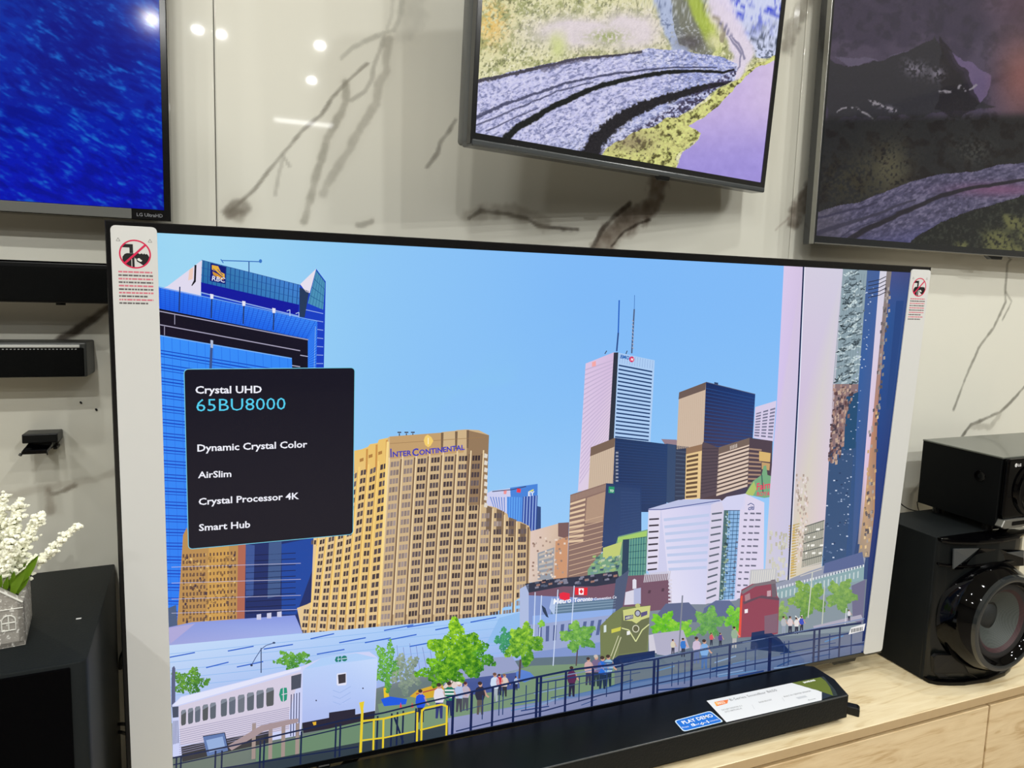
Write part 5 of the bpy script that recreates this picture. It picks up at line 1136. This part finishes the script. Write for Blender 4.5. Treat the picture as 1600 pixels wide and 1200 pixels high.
# ------------------------------------------------------------------ small bracket on the wall
OB = (-.118, .155, .515)
br = thing('wall_bracket', OB, 'small empty black plastic wall bracket with a tilted tray, above the flowers', 'bracket')
def wp(q, Y=.14): return onY(q, Y)
a = wp((38, 676)); b = wp((94, 688))
obj('plate', at(box(a[0], b[0], .125, .1595, b[2], a[2], .0015, 2), OB), M_BLACK, br)
a = wp((50, 686)); b = wp((84, 699)); obj('neck', at(box(a[0], b[0], .130, .1595, b[2], a[2], .001, 1), OB), M_BLACK, br)
q = [onY((46, 695), .135), onY((83, 696), .135), onY((73, 708.5), .105), onY((33, 710.5), .105)]
bm = bmesh.new(); A = [bm.verts.new(p) for p in q]; B = [bm.verts.new(Vector(p)+Vector((0, .002, .004))) for p in q]
bm.faces.new(A); bm.faces.new(B[::-1])
for k in range(4): bm.faces.new((A[k], B[k], B[(k+1) % 4], A[(k+1) % 4]))
bmesh.ops.recalc_face_normals(bm, faces=bm.faces); obj('tray', at(bm, OB), M_GLOSS, br)
obj('clip', at(tube([onY((33, 709), .106), onY((31, 712), .104)], .0022, 8), OB), M_BLACK, br)
obj('clip', at(tube([onY((73, 706), .106), onY((74, 711), .104)], .0009, 6), OB), M_BLACK, br)
a = onY((85, 695), .15); obj('side_knob', at(box(a[0], a[0]+.0055, .140, .1595, a[2]-.005, a[2], .001, 1), OB), M_BLACK, br)
for q in ((127, 629), (151, 640)):
    p = onY(q, WALL); bm = tube([(p[0]-.0012, WALL, p[2]+.001), (p[0]+.0006, WALL-.0022, p[2]-.001)], .0014, 8)
    o = obj('wall_plug', bm, M_BLACK); tag(o, 'tiny dark plug in the marble, %s the bracket' % ('nearer' if q[0] == 127 else 'farther right from'), 'plug', 'wall plugs beside the bracket')

# ------------------------------------------------------------------ soundbar in front of the big television
SBT = .009
O3 = (.81, -.08, CT)
sb = thing('soundbar', O3, 'low black soundbar with blue and white labels lying in front of the big television', 'soundbar')
def xy(q, z=SBT): p = onZ(q, z); return (float(p[0]), float(p[1]))
p1, p2, p3 = xy((1272, 1041)), xy((1304, 1061)), xy((1327, 1086.5))
yf = -.1335; L0 = .185
pts = [(L0, yf), (p3[0]-.001, yf-.0005), (p3[0], p3[1]+.002), p2, p1, (p1[0]-.02, -.022), (L0+.06, -.022), (L0+.02, p1[1]-.02), (L0, p1[1]-.06)]
obj('body', at(prism(pts, CT+.0122, SBT, 'z', .0012, 2), O3), mat('soundbar_shell', (5, 6, 7), .35, spec=.3, bump=.05, bscale=1200), sb)
fr = prism([(L0+.002, CT+.0135), (p3[0]-.004, CT+.0135), (p3[0]-.004, SBT-.003), (L0+.002, SBT-.003)], yf-.0014, yf+.0005, 'y'); obj('front_grille', at(fr, O3), mat('ribbed_fabric', (8, 12, 13), .6, spec=.3, bump=.8, bscale=260), sb)
obj('front_edge', at(box(L0+.001, p3[0]-.002, yf-.0012, yf+.0006, SBT-.0026, SBT+.0003, .0004, 1), O3), M_GREYPL, sb)  # grey strip stands in for the highlight along the top front edge
obj('base', at(box(.37, 1.10, yf+.012, p1[1]-.01, CT, CT+.0122, .001, 1), O3), M_BLACK, sb)
HM = Matrix(((1, 0, 0, 0), (0, 0, 1, 0), (0, -1, 0, SBT), (0, 0, 0, 1))); HP = Plane(HM)
K = Paint(HP, h=.0004, dl=3e-5)
W_ = (228, 231, 235)
K.px([(1104, 1095), (1237, 1067), (1284, 1080), (1284, 1094), (1135, 1128.5)], W_, 1)
K.px([(1237, 1067), (1282, 1058), (1290, 1064), (1297, 1074), (1302, 1087), (1284, 1081)], (98, 112, 34), 1)
K.px([(1284, 1081), (1302, 1087), (1284, 1093)], (28, 40, 56), 1)
K.px([(1282, 1058), (1287, 1057), (1305, 1078), (1309, 1087), (1302, 1088), (1297, 1074), (1290, 1064)], (40, 50, 52), 1)
K.px([(1116, 1097), (1138, 1093), (1136.5, 1099), (1120, 1103.5), (1118.5, 1102)], (238, 126, 62), 2); K.px([(1116, 1097), (1122, 1096), (1121, 1103), (1118.5, 1102)], (250, 172, 74), 3)
K.text('2022', (1121.5, 1101), (1134, 1098.4), (255, 240, 220), 4, .03)
K.text('B-Series Soundbar B650', (1142, 1095.2), (1215, 1079.5), (110, 112, 118), 3, 0, .85)
K.text('DOLBY DIGITAL 5.1', (1129, 1110.5), (1160, 1103.5), (90, 92, 98), 3); K.text('DTS VIRTUAL:X', (1134, 1113.5), (1160, 1107.5), (90, 92, 98), 3)
K.text('BASS BOOST', (1187, 1098.4), (1207, 1094), (90, 92, 98), 3)
K.text('BUILT-IN CENTER SPEAKER', (1226, 1089.5), (1268, 1080.2), (96, 98, 104), 3)
K.px([(1243, 1090), (1258, 1086.6), (1262, 1089), (1248, 1092.4)], (200, 204, 210), 2); K.line([(1175, 1101), (1179, 1108)], .6, (200, 204, 210), 2); K.line([(1222, 1090), (1226, 1096)], .6, (200, 204, 210), 2)
K.text('Bluetooth', (1264, 1095.2-.6), (1275, 1092.3-.2), (96, 98, 104), 3)
K.text('SAMSUNG', (1256.5, 1067.6), (1274.5, 1063.6), (250, 250, 250), 4, .05)
o = obj('label_card', K.mesh('label_card'), M_PRINT, sb); o.parent = sb; o.matrix_local = Matrix.Translation(Vector(O3)).inverted() @ HM; o['label'] = 'white and green product label'
K = Paint(HP, h=.0004, dl=3e-5)
q = [(1053, 1126), (1110, 1110.5), (1131, 1127.5), (1068, 1143.5)]
def rr_px(q, r, n=4):
    P = []; c = [np.array(x, float) for x in q]
    for i in range(4):
        a, b, d = c[i-1], c[i], c[(i+1) % 4]; s = b+(a-b)/np.linalg.norm(a-b)*r; e = b+(d-b)/np.linalg.norm(d-b)*r
        for k in range(n+1): t = k/n; P.append(tuple(s*(1-t)**2+b*2*t*(1-t)+e*t*t))
    return P
K.px(rr_px(q, 4.5), (206, 226, 246), 1); K.px(rr_px([(1055.2, 1126.6), (1109.4, 1111.9), (1128.4, 1127.2), (1069, 1141.9)], 4), (24, 112, 214), 2)
K.text('PLAY DEMO', (1068.2, 1131.6), (1115.4, 1119.6), (245, 248, 255), 4, .02, 1.0)
K.text('Press', (1067.6, 1138.2), (1077, 1135.7), (235, 242, 255), 4); K.px([(1079, 1131.6), (1084, 1130.2), (1087, 1133.6), (1082, 1135)], (245, 248, 255), 4); K.px([(1081, 1132.2), (1082.6, 1131.8), (1084.4, 1133.8), (1082.8, 1134.2)], (24, 112, 214), 5)
K.text('and', (1087, 1133.6), (1093.4, 1132), (235, 242, 255), 4); K.line([(1094.5, 1131.4), (1100, 1130)], 1.6, (250, 250, 255), 4); K.line([(1095.8, 1128.6), (1098.8, 1132.8)], 1.4, (250, 250, 255), 4)
K.text('for', (1101, 1130.2), (1105.4, 1129.1), (235, 242, 255), 4); K.text('5', (1106.4, 1129.6), (1109, 1129), (250, 250, 255), 4, .04, 1.3); K.text('seconds', (1110, 1128), (1123.5, 1124.8), (225, 236, 255), 4)
o = obj('demo_sticker', K.mesh('demo_sticker'), M_PRINT, sb); o.matrix_local = Matrix.Translation(Vector(O3)).inverted() @ HM; o['label'] = 'blue play demo sticker'

# ------------------------------------------------------------------ big loudspeaker at the right
O4 = (1.64, 0, CT); ST_ = .268
sp = thing('loudspeaker', O4, 'large gloss black floor loudspeaker with grey round woofer, standing on the oak cabinet', 'speaker')
out = [(1.519, .082), (1.519, -.066), (1.523, -.076), (1.535, -.088), (1.560, -.099), (1.590, -.108), (1.65, -.115), (1.71, -.110), (1.74, -.101), (1.765, -.090), (1.777, -.078), (1.781, -.066), (1.781, .082)]
body = [(1.519, .082), (1.519, -.070), (1.781, -.070), (1.781, .082)]
obj('cabinet', at(prism(body, CT+.002, ST_, 'z', .0015, 2), O4), M_MATTE, sp)
baf = [(1.5188, -.060)]+out[1:-1]+[(1.7812, -.060)]
bm = prism(baf, CT+.002, ST_-.001, 'z', .003, 2); smooth(obj('front_baffle', at(bm, O4), mat('satin_black_front', (9, 13, 14), .3, spec=.3, coat=.15, bump=.03, bscale=600), sp), 30)
def lip(z0, z1, gr, m, name):
    P = [(x+(-gr if x < 1.65 else gr)*.3, y-gr) if y < -.07 else (x, y) for x, y in out[2:-2]]
    P = P+[(P[-1][0], -.07), (P[0][0], -.07)]
    smooth(obj(name, at(prism(P, z0, z1, 'z', .0018, 2), O4), m, sp), 30)
lip(ST_-.007, ST_+.0015, .006, M_GLOSS, 'top_lip'); lip(CT, CT+.010, .008, M_GLOSS, 'bottom_lip')
lip(ST_-.058, ST_-.052, .004, M_GLOSS, 'port_rim')
def facet(ps, yo, m, name, th=.003):
    P = [Vector(onY(q, y)) for q, y in ps]; bm = bmesh.new(); A = [bm.verts.new(p) for p in P]; B = [bm.verts.new(p+Vector((0, th, 0))) for p in P]
    bm.faces.new(A); bm.faces.new(B[::-1]); n = len(P)
    for k in range(n): bm.faces.new((A[k], B[k], B[(k+1) % n], A[(k+1) % n]))
    bmesh.ops.recalc_face_normals(bm, faces=bm.faces); return obj(name, at(bm, yo), m, sp if yo is O4 else None)
facet([((1491, 858), -.098), ((1530, 857), -.111), ((1512, 872), -.104), ((1490, 889), -.099)], O4, M_GREYPL, 'port_facet')
facet([((1533, 857), -.112), ((1600, 860), -.119), ((1600, 884), -.116), ((1493, 890), -.099), ((1516, 873), -.105)], O4, M_GLOSS, 'port_facet')
facet([((1574, 864), -.122), ((1600, 861), -.122), ((1600, 872), -.120)], O4, M_GREYPL, 'port_facet')
# lower port: rim and dark mouth
Qp = [(1457, 1026), (1462, 1022), (1492, 1023), (1503, 1034), (1512, 1051), (1530, 1061), (1466, 1058), (1458, 1050)]
P = [tuple(np.array(onY(q, y))) for q, y in zip(Qp, (-.088, -.09, -.104, -.107, -.11, -.113, -.092, -.088))]
bm = bmesh.new(); A = [bm.verts.new((p[0], p[1]-.002, p[2])) for p in P]; B = [bm.verts.new((p[0], p[1]+.004, p[2])) for p in P]; n = len(P)
bm.faces.new(A); bm.faces.new(B[::-1])
for k in range(n): bm.faces.new((A[k], B[k], B[(k+1) % n], A[(k+1) % n]))
bmesh.ops.recalc_face_normals(bm, faces=bm.faces); obj('bass_port', at(bm, O4), mat('deep_black', (5, 5, 6), .6, bump=.02, bscale=300), sp)
bm = tube([(p[0], p[1]-.0025, p[2]) for p in P]+[(P[0][0], P[0][1]-.0025, P[0][2])], .0014, 8); obj('port_edge', at(bm, O4), M_BLACK, sp)
WC = (1.642, -.116, .099)
smooth(obj('woofer_housing', at(lathe([(.120, .03), (.119, 0), (.112, -.020), (.104, -.034)], WC), O4), M_GLOSS, sp), 60)
smooth(obj('woofer_ring', at(lathe([(.104, -.034), (.102, -.041), (.096, -.043), (.091, -.041)], WC), O4), mat('polished_ring', (34, 38, 40), .12, spec=.6, coat=.2, vary=.1, bscale=25), sp), 50)
smooth(obj('inner_ring', at(lathe([(.091, -.041), (.087, -.036), (.084, -.030), (.081, -.028)], WC), O4), M_GLOSS, sp), 50)
def mesh_mat(name, c, sc_=1500, k=.55):
    m = mat(name, c, .6); nt = m.node_tree; b = nt.nodes['Principled BSDF']; tc = nt.nodes.new('ShaderNodeTexCoord'); ch = nt.nodes.new('ShaderNodeTexChecker'); ch.inputs['Scale'].default_value = sc_
    mp = nt.nodes.new('ShaderNodeMapping'); mp.inputs['Rotation'].default_value = (0, .6, 0); nt.links.new(tc.outputs['Object'], mp.inputs[0]); nt.links.new(mp.outputs[0], ch.inputs['Vector'])
    l = srgb(c); ch.inputs['Color1'].default_value = (*l, 1); ch.inputs['Color2'].default_value = (*[x*k for x in l], 1); nt.links.new(ch.outputs['Color'], b.inputs['Base Color']); return m
smooth(obj('surround', at(lathe([(.081, -.028), (.076, -.030), (.069, -.027)], WC), O4), mesh_mat('dark_surround_mesh', (30, 29, 31), 520), sp), 60)
smooth(obj('red_ring', at(lathe([(.069, -.027), (.062, -.021)], WC), O4), mesh_mat('dull_red_mesh', (62, 34, 38), 520), sp), 60)
smooth(obj('cone', at(lathe([(.062, -.021), (.045, -.008), (.027, .003)], WC), O4), mesh_mat('grey_cone_mesh', (70, 76, 73), 520, .6), sp), 60)
smooth(obj('dust_cap', at(lathe([(.027, .003), (.020, -.002), (.011, -.005), (0, -.006)], WC), O4), mesh_mat('cap_mesh', (34, 38, 38), 520), sp), 60)

# ------------------------------------------------------------------ audio unit lying on the loudspeaker
O5 = (1.82, 0, ST_)
au = thing('audio_unit', O5, 'wide black audio unit with silver lower trim stacked on the large loudspeaker', 'speaker')
x0, x1, y0, y1, z0, z1 = 1.662, 2.02, -.094, .092, .285, .438
obj('housing', at(box(x0, x1, y0, y1, z0, z1-.004, .001, 1), O5), M_SIDE, au)
obj('top_panel', at(box(x0-.001, x1+.001, y0-.002, y1+.001, z1-.004, z1, .0012, 1), O5), mat('satin_grey_top', (92, 95, 88), .3, vary=.05, bscale=40, coat=.2), au)
for X in (1.69, 1.745):
    for Y in (-.06, .06): obj('rubber_foot', at(tube([(X, Y, ST_), (X, Y, z0+.001)], .010, 16), O5), M_CABLE, au)
fp = roundrect(x0+.004, x1-.004, z0+.020, z1-.003, .006, 4)
smooth(obj('front_panel', at(prism(fp, y0-.012, y0+.001, 'y', .004, 3), O5), M_GLOSS, au), 40)
smooth(obj('port_dimple', at(lathe([(.0125, 0), (.0115, -.0012), (.009, -.0004), (.004, .0006), (0, .001)], (0, 0, 0), 24), (0, 0, 0)), M_GLOSS, au, Matrix.Translation((x0-.0004-O5[0], -.05, .386-O5[2])) @ Matrix.Rotation(math.radians(-90), 4, 'Z')))
tr = prism([(x0-.002, z0+.004), (x0+.006, z0+.019), (x1-.006, z0+.019), (x1, z0+.004), (x1-.01, z0-.001), (x0+.008, z0-.001)], y0-.015, y0+.001, 'y', .0015, 1); obj('lower_trim', at(tr, O5), M_SILVER, au)['label'] = 'silver angular lower trim'
obj('trim_slot', at(box(x0+.030, x1-.03, y0-.0165, y0-.014, z0+.005, z0+.014, .001, 1), O5), M_GLOSS, au)
AP = Plane(Matrix.Translation((0, y0-.012, 0))); K = Paint(AP, h=.0003, dl=3e-5)
c = K.uv((1588, 727)); K.add([(c[0]+.0042*math.cos(t), c[1]+.0042*math.sin(t)) for t in np.linspace(0, 6.1, 20)], (214, 214, 214), 1); K.add([(c[0]-.0004, c[1]+.002), (c[0]+.0004, c[1]+.002), (c[0]+.0004, c[1]-.0016), (c[0]+.002, c[1]-.0016), (c[0]+.002, c[1]-.0024), (c[0]-.0004, c[1]-.0024)], (90, 90, 90), 2)
K.text('LG', (c[0]+.0065, c[1]-.003), (c[0]+.0158, c[1]-.003), (224, 224, 224), 1, .03, world=True)
lg = K.mesh('logo'); lo_ = obj('logo', lg, M_PRINT, au); lo_.matrix_local = Matrix.Translation((-O5[0], y0-.012-O5[1], -O5[2]))
smooth(obj('driver_ring', at(lathe([(.058, 0), (.056, -.006), (.050, -.008), (.046, -.004), (.03, .002), (0, .002)], (1.735+.012, y0-.0125, .365)), O5), M_GLOSS, au), 50)

# ------------------------------------------------------------------ subwoofer at the left
O6 = (-.13, 0, CT)
MS = Matrix.Translation((-.030, .155, CT)) @ Matrix.Rotation(math.radians(2.9), 4, 'Z')
sw = thing('subwoofer', O6, 'matte black box subwoofer beside the television, carrying the flower pot', 'speaker', M=MS)
hh = .307-CT
oc = [(-.205, 0), (-.205, -.302)]+[(-.205+.014-.014*math.cos(t), -.305-.009*math.sin(t)) for t in (.5, 1.0, 1.5)]+[(-.014+.014*math.sin(t), -.305-.009*math.cos(t)) for t in (0, .4, .8, 1.2)]+[(0, -.300), (0, 0)]
smooth(obj('cabinet', prism(oc, 0, hh, 'z', .0022, 2), mat('black_woodgrain_vinyl', (13, 19, 21), .55, spec=.25, bump=.3, bscale=420, vary=.12), sw), 30)
obj('front_grille', box(-.196, -.017, -.3165, -.312, .006, hh-.005, .001, 1), mat('black_front_cloth', (2, 2, 3), .95, spec=.05, bump=.3, bscale=1200), sw)
p = MS.inverted() @ Vector(onZ((123, 967), .307)); obj('paper_scrap', box(p.x-.003, p.x+.003, p.y-.0012, p.y+.0012, hh+.0001, hh+.0008), M_WHITE, sw)['label'] = 'tiny white scrap on the top face'

# ------------------------------------------------------------------ flower pot
th = math.radians(8.5)
MPt = Matrix.Translation(Vector(onZ((40, 1007), .3072))) @ Matrix.Rotation(th, 4, 'Z')
pot = thing('potted_flowers', None, 'white artificial flowers in a grey house-shaped pot on the black subwoofer', 'plant', M=MPt)
FPn = Plane(MPt)
zt = float(FPn.uv((35, 938))[1]); zp = float(FPn.uv((0, 921))[1]); xp = float(FPn.uv((0, 921))[0]); wP = .118; sl_ = (zp-zt)/(-xp); zpk = zt+sl_*wP/2
fm = mat('speckled_grey_cement', (158, 154, 146), .85, bump=.8, bscale=300)
nt = fm.node_tree; b = nt.nodes['Principled BSDF']; tc = nt.nodes.new('ShaderNodeTexCoord'); nz = nt.nodes.new('ShaderNodeTexNoise'); nz.inputs['Scale'].default_value = 210; nz.inputs['Detail'].default_value = 3; cr = nt.nodes.new('ShaderNodeValToRGB')
nt.links.new(tc.outputs['Object'], nz.inputs['Vector']); nt.links.new(nz.outputs[0], cr.inputs[0]); nt.links.new(cr.outputs[0], b.inputs['Base Color'])
cr.color_ramp.elements[0].position = .56; cr.color_ramp.elements[0].color = (*srgb((150, 146, 138)), 1); cr.color_ramp.elements[1].position = .66; cr.color_ramp.elements[1].color = (*srgb((226, 224, 218)), 1)
D = .088; t_ = .007
bm = bmesh.new()
def wallp(y0, y1):
    return prism([(0, 0), (0, zt), (-wP/2, zpk), (-wP, zt), (-wP, 0)], y0, y1, 'y', .0008, 1)
merge(bm, wallp(0, t_)); merge(bm, wallp(D-t_, D)); merge(bm, box(-t_, 0, 0, D, 0, zt, .0008, 1)); merge(bm, box(-wP, -wP+t_, 0, D, 0, zt, .0008, 1)); merge(bm, box(-wP, 0, 0, D, 0, .006))
obj('pot', bm, fm, pot)
M_LINE = mat('pale_raised_lines', (214, 214, 206), .7, vary=.04)
bm = bmesh.new(); ln = lambda P, r=.0008: tube([(x, -.0004, z) for x, z in P], r, 6, bm)
wc = FPn.uv((14, 985)); cx_ = float(wc[0]); cz_ = float(wc[1]); w2 = abs(float(FPn.uv((25, 984))[0])-float(FPn.uv((3, 986))[0]))/2; hz = float(FPn.uv((12, 962))[1])-cz_
arch = [(cx_-w2, cz_), (cx_-w2, cz_+hz-w2)]+[(cx_-w2*math.cos(t), cz_+hz-w2+w2*math.sin(t)) for t in np.linspace(.2, 2.94, 10)]+[(cx_+w2, cz_+hz-w2), (cx_+w2, cz_), (cx_-w2, cz_)]
ln(arch); ln([(cx_, cz_), (cx_, cz_+hz)]); ln([(cx_-w2, cz_+hz*.5), (cx_+w2, cz_+hz*.5)])
ln([(-.001, zt-.002), (-wP/2, zpk-.002), (-wP+.001, zt-.002)], .0011); ln([(-.001, zt-.009), (-.03, zt-.0085+.0), (-wP*.5, zt-.008+.02)], .0006)
obj('window_relief', bm, M_LINE, pot)
obj('soil', box(-wP+t_, -t_, t_, D-t_, zt-.018, zt-.012), mat('dark_moss', (52, 58, 36), .9, bump=.5, bscale=200), pot)
M_FL = mat('cream_blossom', (252, 251, 230), .7, vary=.06, bscale=300); M_ST = mat('green_stem', (110, 122, 56), .6, vary=.1, bscale=200); M_LF = mat('fresh_green_leaf', (146, 186, 52), .4, vary=.25, bscale=60)
INV = MPt.inverted(); r2 = random.Random(3)
ico = bmesh.new(); bmesh.ops.create_icosphere(ico, subdivisions=1, radius=1.0); IV = [v.co.copy() for v in ico.verts]; IF = [[v.index for v in f.verts] for f in ico.faces]; ico.free()
def spike(pxs, Y0, Y1, r0, start=.25, n=130, tip=.35):
    P = [INV @ Vector(onY(q, Y0+(Y1-Y0)*i/(len(pxs)-1))) for i, q in enumerate(pxs)]
    # smooth polyline
    Q = []
    for i in range(len(P)-1):
        a = P[max(i-1, 0)]; b_ = P[i]; c_ = P[i+1]; d_ = P[min(i+2, len(P)-1)]
        for k in range(8):
            t = k/8; Q.append(.5*((2*b_)+(-a+c_)*t+(2*a-5*b_+4*c_-d_)*t*t+(-a+3*b_-3*c_+d_)*t**3))
    Q.append(P[-1])
    st = obj('stem', tube(Q, .0011, 6), M_ST, pot)
    V = []; F = []
    for k in range(n):
        t = start+(1-start)*(k+r2.random())/n; s = t*(len(Q)-1); i = min(int(s), len(Q)-2); c_ = Q[i].lerp(Q[i+1], s-i)
        clump = .70+.38*math.sin(t*34+n); rad = r0*1.15*(1-(1-tip)*max(0, (t-start)/(1-start))**1.3)*clump
        d = Vector((r2.gauss(0, 1), r2.gauss(0, 1), r2.gauss(0, .6))).normalized()*rad*r2.uniform(.35, 1.05)
        rr = r2.uniform(.0022, .0044)*(1-.25*t); o = len(V); c2 = c_+d
        sx, sy, sz = r2.uniform(.7, 1.2), r2.uniform(.7, 1.2), r2.uniform(.6, 1.1)
        V += [tuple(c2+Vector((v.x*sx, v.y*sy, v.z*sz))*rr*r2.uniform(.75, 1.25)) for v in IV]; F += [[a+o for a in f] for f in IF]
    me = bpy.data.meshes.new('flower_spike'); me.from_pydata(V, [], F); me.update(); obj('flower_spike', me, M_FL, pot)
def spike_l(*a, **k): spike(*a, **k)
spike([(28, 915), (44, 888), (76, 865), (102, 838), (122, 821)], -.06, -.07, .0105, .10, 240, .42)
spike([(15, 912), (24, 880), (42, 842), (66, 802)], -.055, -.06, .0170, .10, 380, .42)
spike([(6, 910), (10, 870), (22, 820), (31, 780)], -.05, -.05, .0165, .10, 380, .42)
spike([(-4, 910), (-2, 860), (0, 815), (5, 776)], -.04, -.04, .0155, .15, 320, .36)
spike([(-10, 915), (-22, 870), (-30, 830), (-36, 795)], -.045, -.05, .015, .2, 260, .36)
spike([(-8, 915), (2, 890), (12, 868), (18, 846)], -.07, -.085, .0135, .1, 260, .6)
def leaf(pxs, Y, wd):
    P = [INV @ Vector(onY(q, Y-.004*i)) for i, q in enumerate(pxs)]; bm = bmesh.new(); n = len(P); rows = []
    for i, p in enumerate(P):
        t = i/(n-1); w_ = wd*math.sin(math.pi*min(1, .12+.86*t))**.8; d = (P[min(i+1, n-1)]-P[max(i-1, 0)]).normalized(); s = d.cross(Vector((0, 1, 0))).normalized()
        rows.append([bm.verts.new(p+s*w_), bm.verts.new(p+Vector((0, .0015, 0))), bm.verts.new(p-s*w_)])
    for A, B in zip(rows, rows[1:]):
        for k in range(2): bm.faces.new((A[k], A[k+1], B[k+1], B[k]))
    r = bmesh.ops.solidify(bm, geom=bm.faces[:], thickness=.0005); bmesh.ops.recalc_face_normals(bm, faces=bm.faces); smooth(obj('leaf', bm, M_LF, pot), 60)
for P_, Y_, w_ in (([(18, 932), (24, 915), (32, 900), (39, 889)], -.084, .0050), ([(34, 912), (42, 896), (50, 882), (60, 868)], -.070, .0048),
                   ([(8, 926), (9, 914), (12, 901)], -.084, .0032), ([(-2, 925), (-1, 912), (2, 898)], -.084, .0034), ([(26, 928), (36, 914), (46, 902)], -.080, .0032),
                   ([(12, 920), (16, 905), (14, 888)], -.06, .0045), ([(2, 918), (0, 900), (-4, 885)], -.06, .0045), ([(22, 925), (20, 908), (22, 893)], -.075, .0040), ([(30, 905), (40, 884), (54, 874)], -.06, .0040)):
    leaf(P_, Y_, w_)

# ------------------------------------------------------------------ loose cables
def cable(pxs, Ys, r, lab, grp=None):
    P = [Vector(onY(q, y)) for q, y in zip(pxs, Ys)]; o = obj('cable', smooth_tube(P, r), M_CABLE); return tag(o, lab, 'cable', grp)
def smooth_tube(P, r):
    Q = []
    for i in range(len(P)-1):
        a = P[max(i-1, 0)]; b_ = P[i]; c_ = P[i+1]; d_ = P[min(i+2, len(P)-1)]
        for k in range(6):
            t = k/6; Q.append(.5*((2*b_)+(-a+c_)*t+(2*a-5*b_+4*c_-d_)*t*t+(-a+3*b_-3*c_+d_)*t**3))
    Q.append(P[-1]); return tube(Q, r, 8)
cable([(1385, 760), (1400, 778), (1411, 790), (1425, 797), (1445, 800), (1455, 806)], [.11, .11, .11, .11, .10, .088], .0014, 'thin black cable running from behind the television to the loudspeaker')
cable([(1433, 784), (1434, 792), (1436, 798), (1440, 802)], [.112, .112, .108, .09], .0011, 'short thin black cable hanging behind the stacked audio unit')
cable([(206, 996), (200, 1006), (194, 1016), (189, 1028), (188, 1045)], [.12, .13, .14, .15, .155], .0028, 'black cable curving out behind the television beside the subwoofer')
cable([(215, 1128), (200, 1131), (188, 1131), (176, 1132)], [.12, .12, .12, .13], .0026, 'upper of two black cables bridging television and subwoofer near the cabinet')
cable([(215, 1150), (200, 1147), (188, 1144), (176, 1145)], [.12, .12, .12, .13], .0026, 'lower of two black cables bridging television and subwoofer near the cabinet')
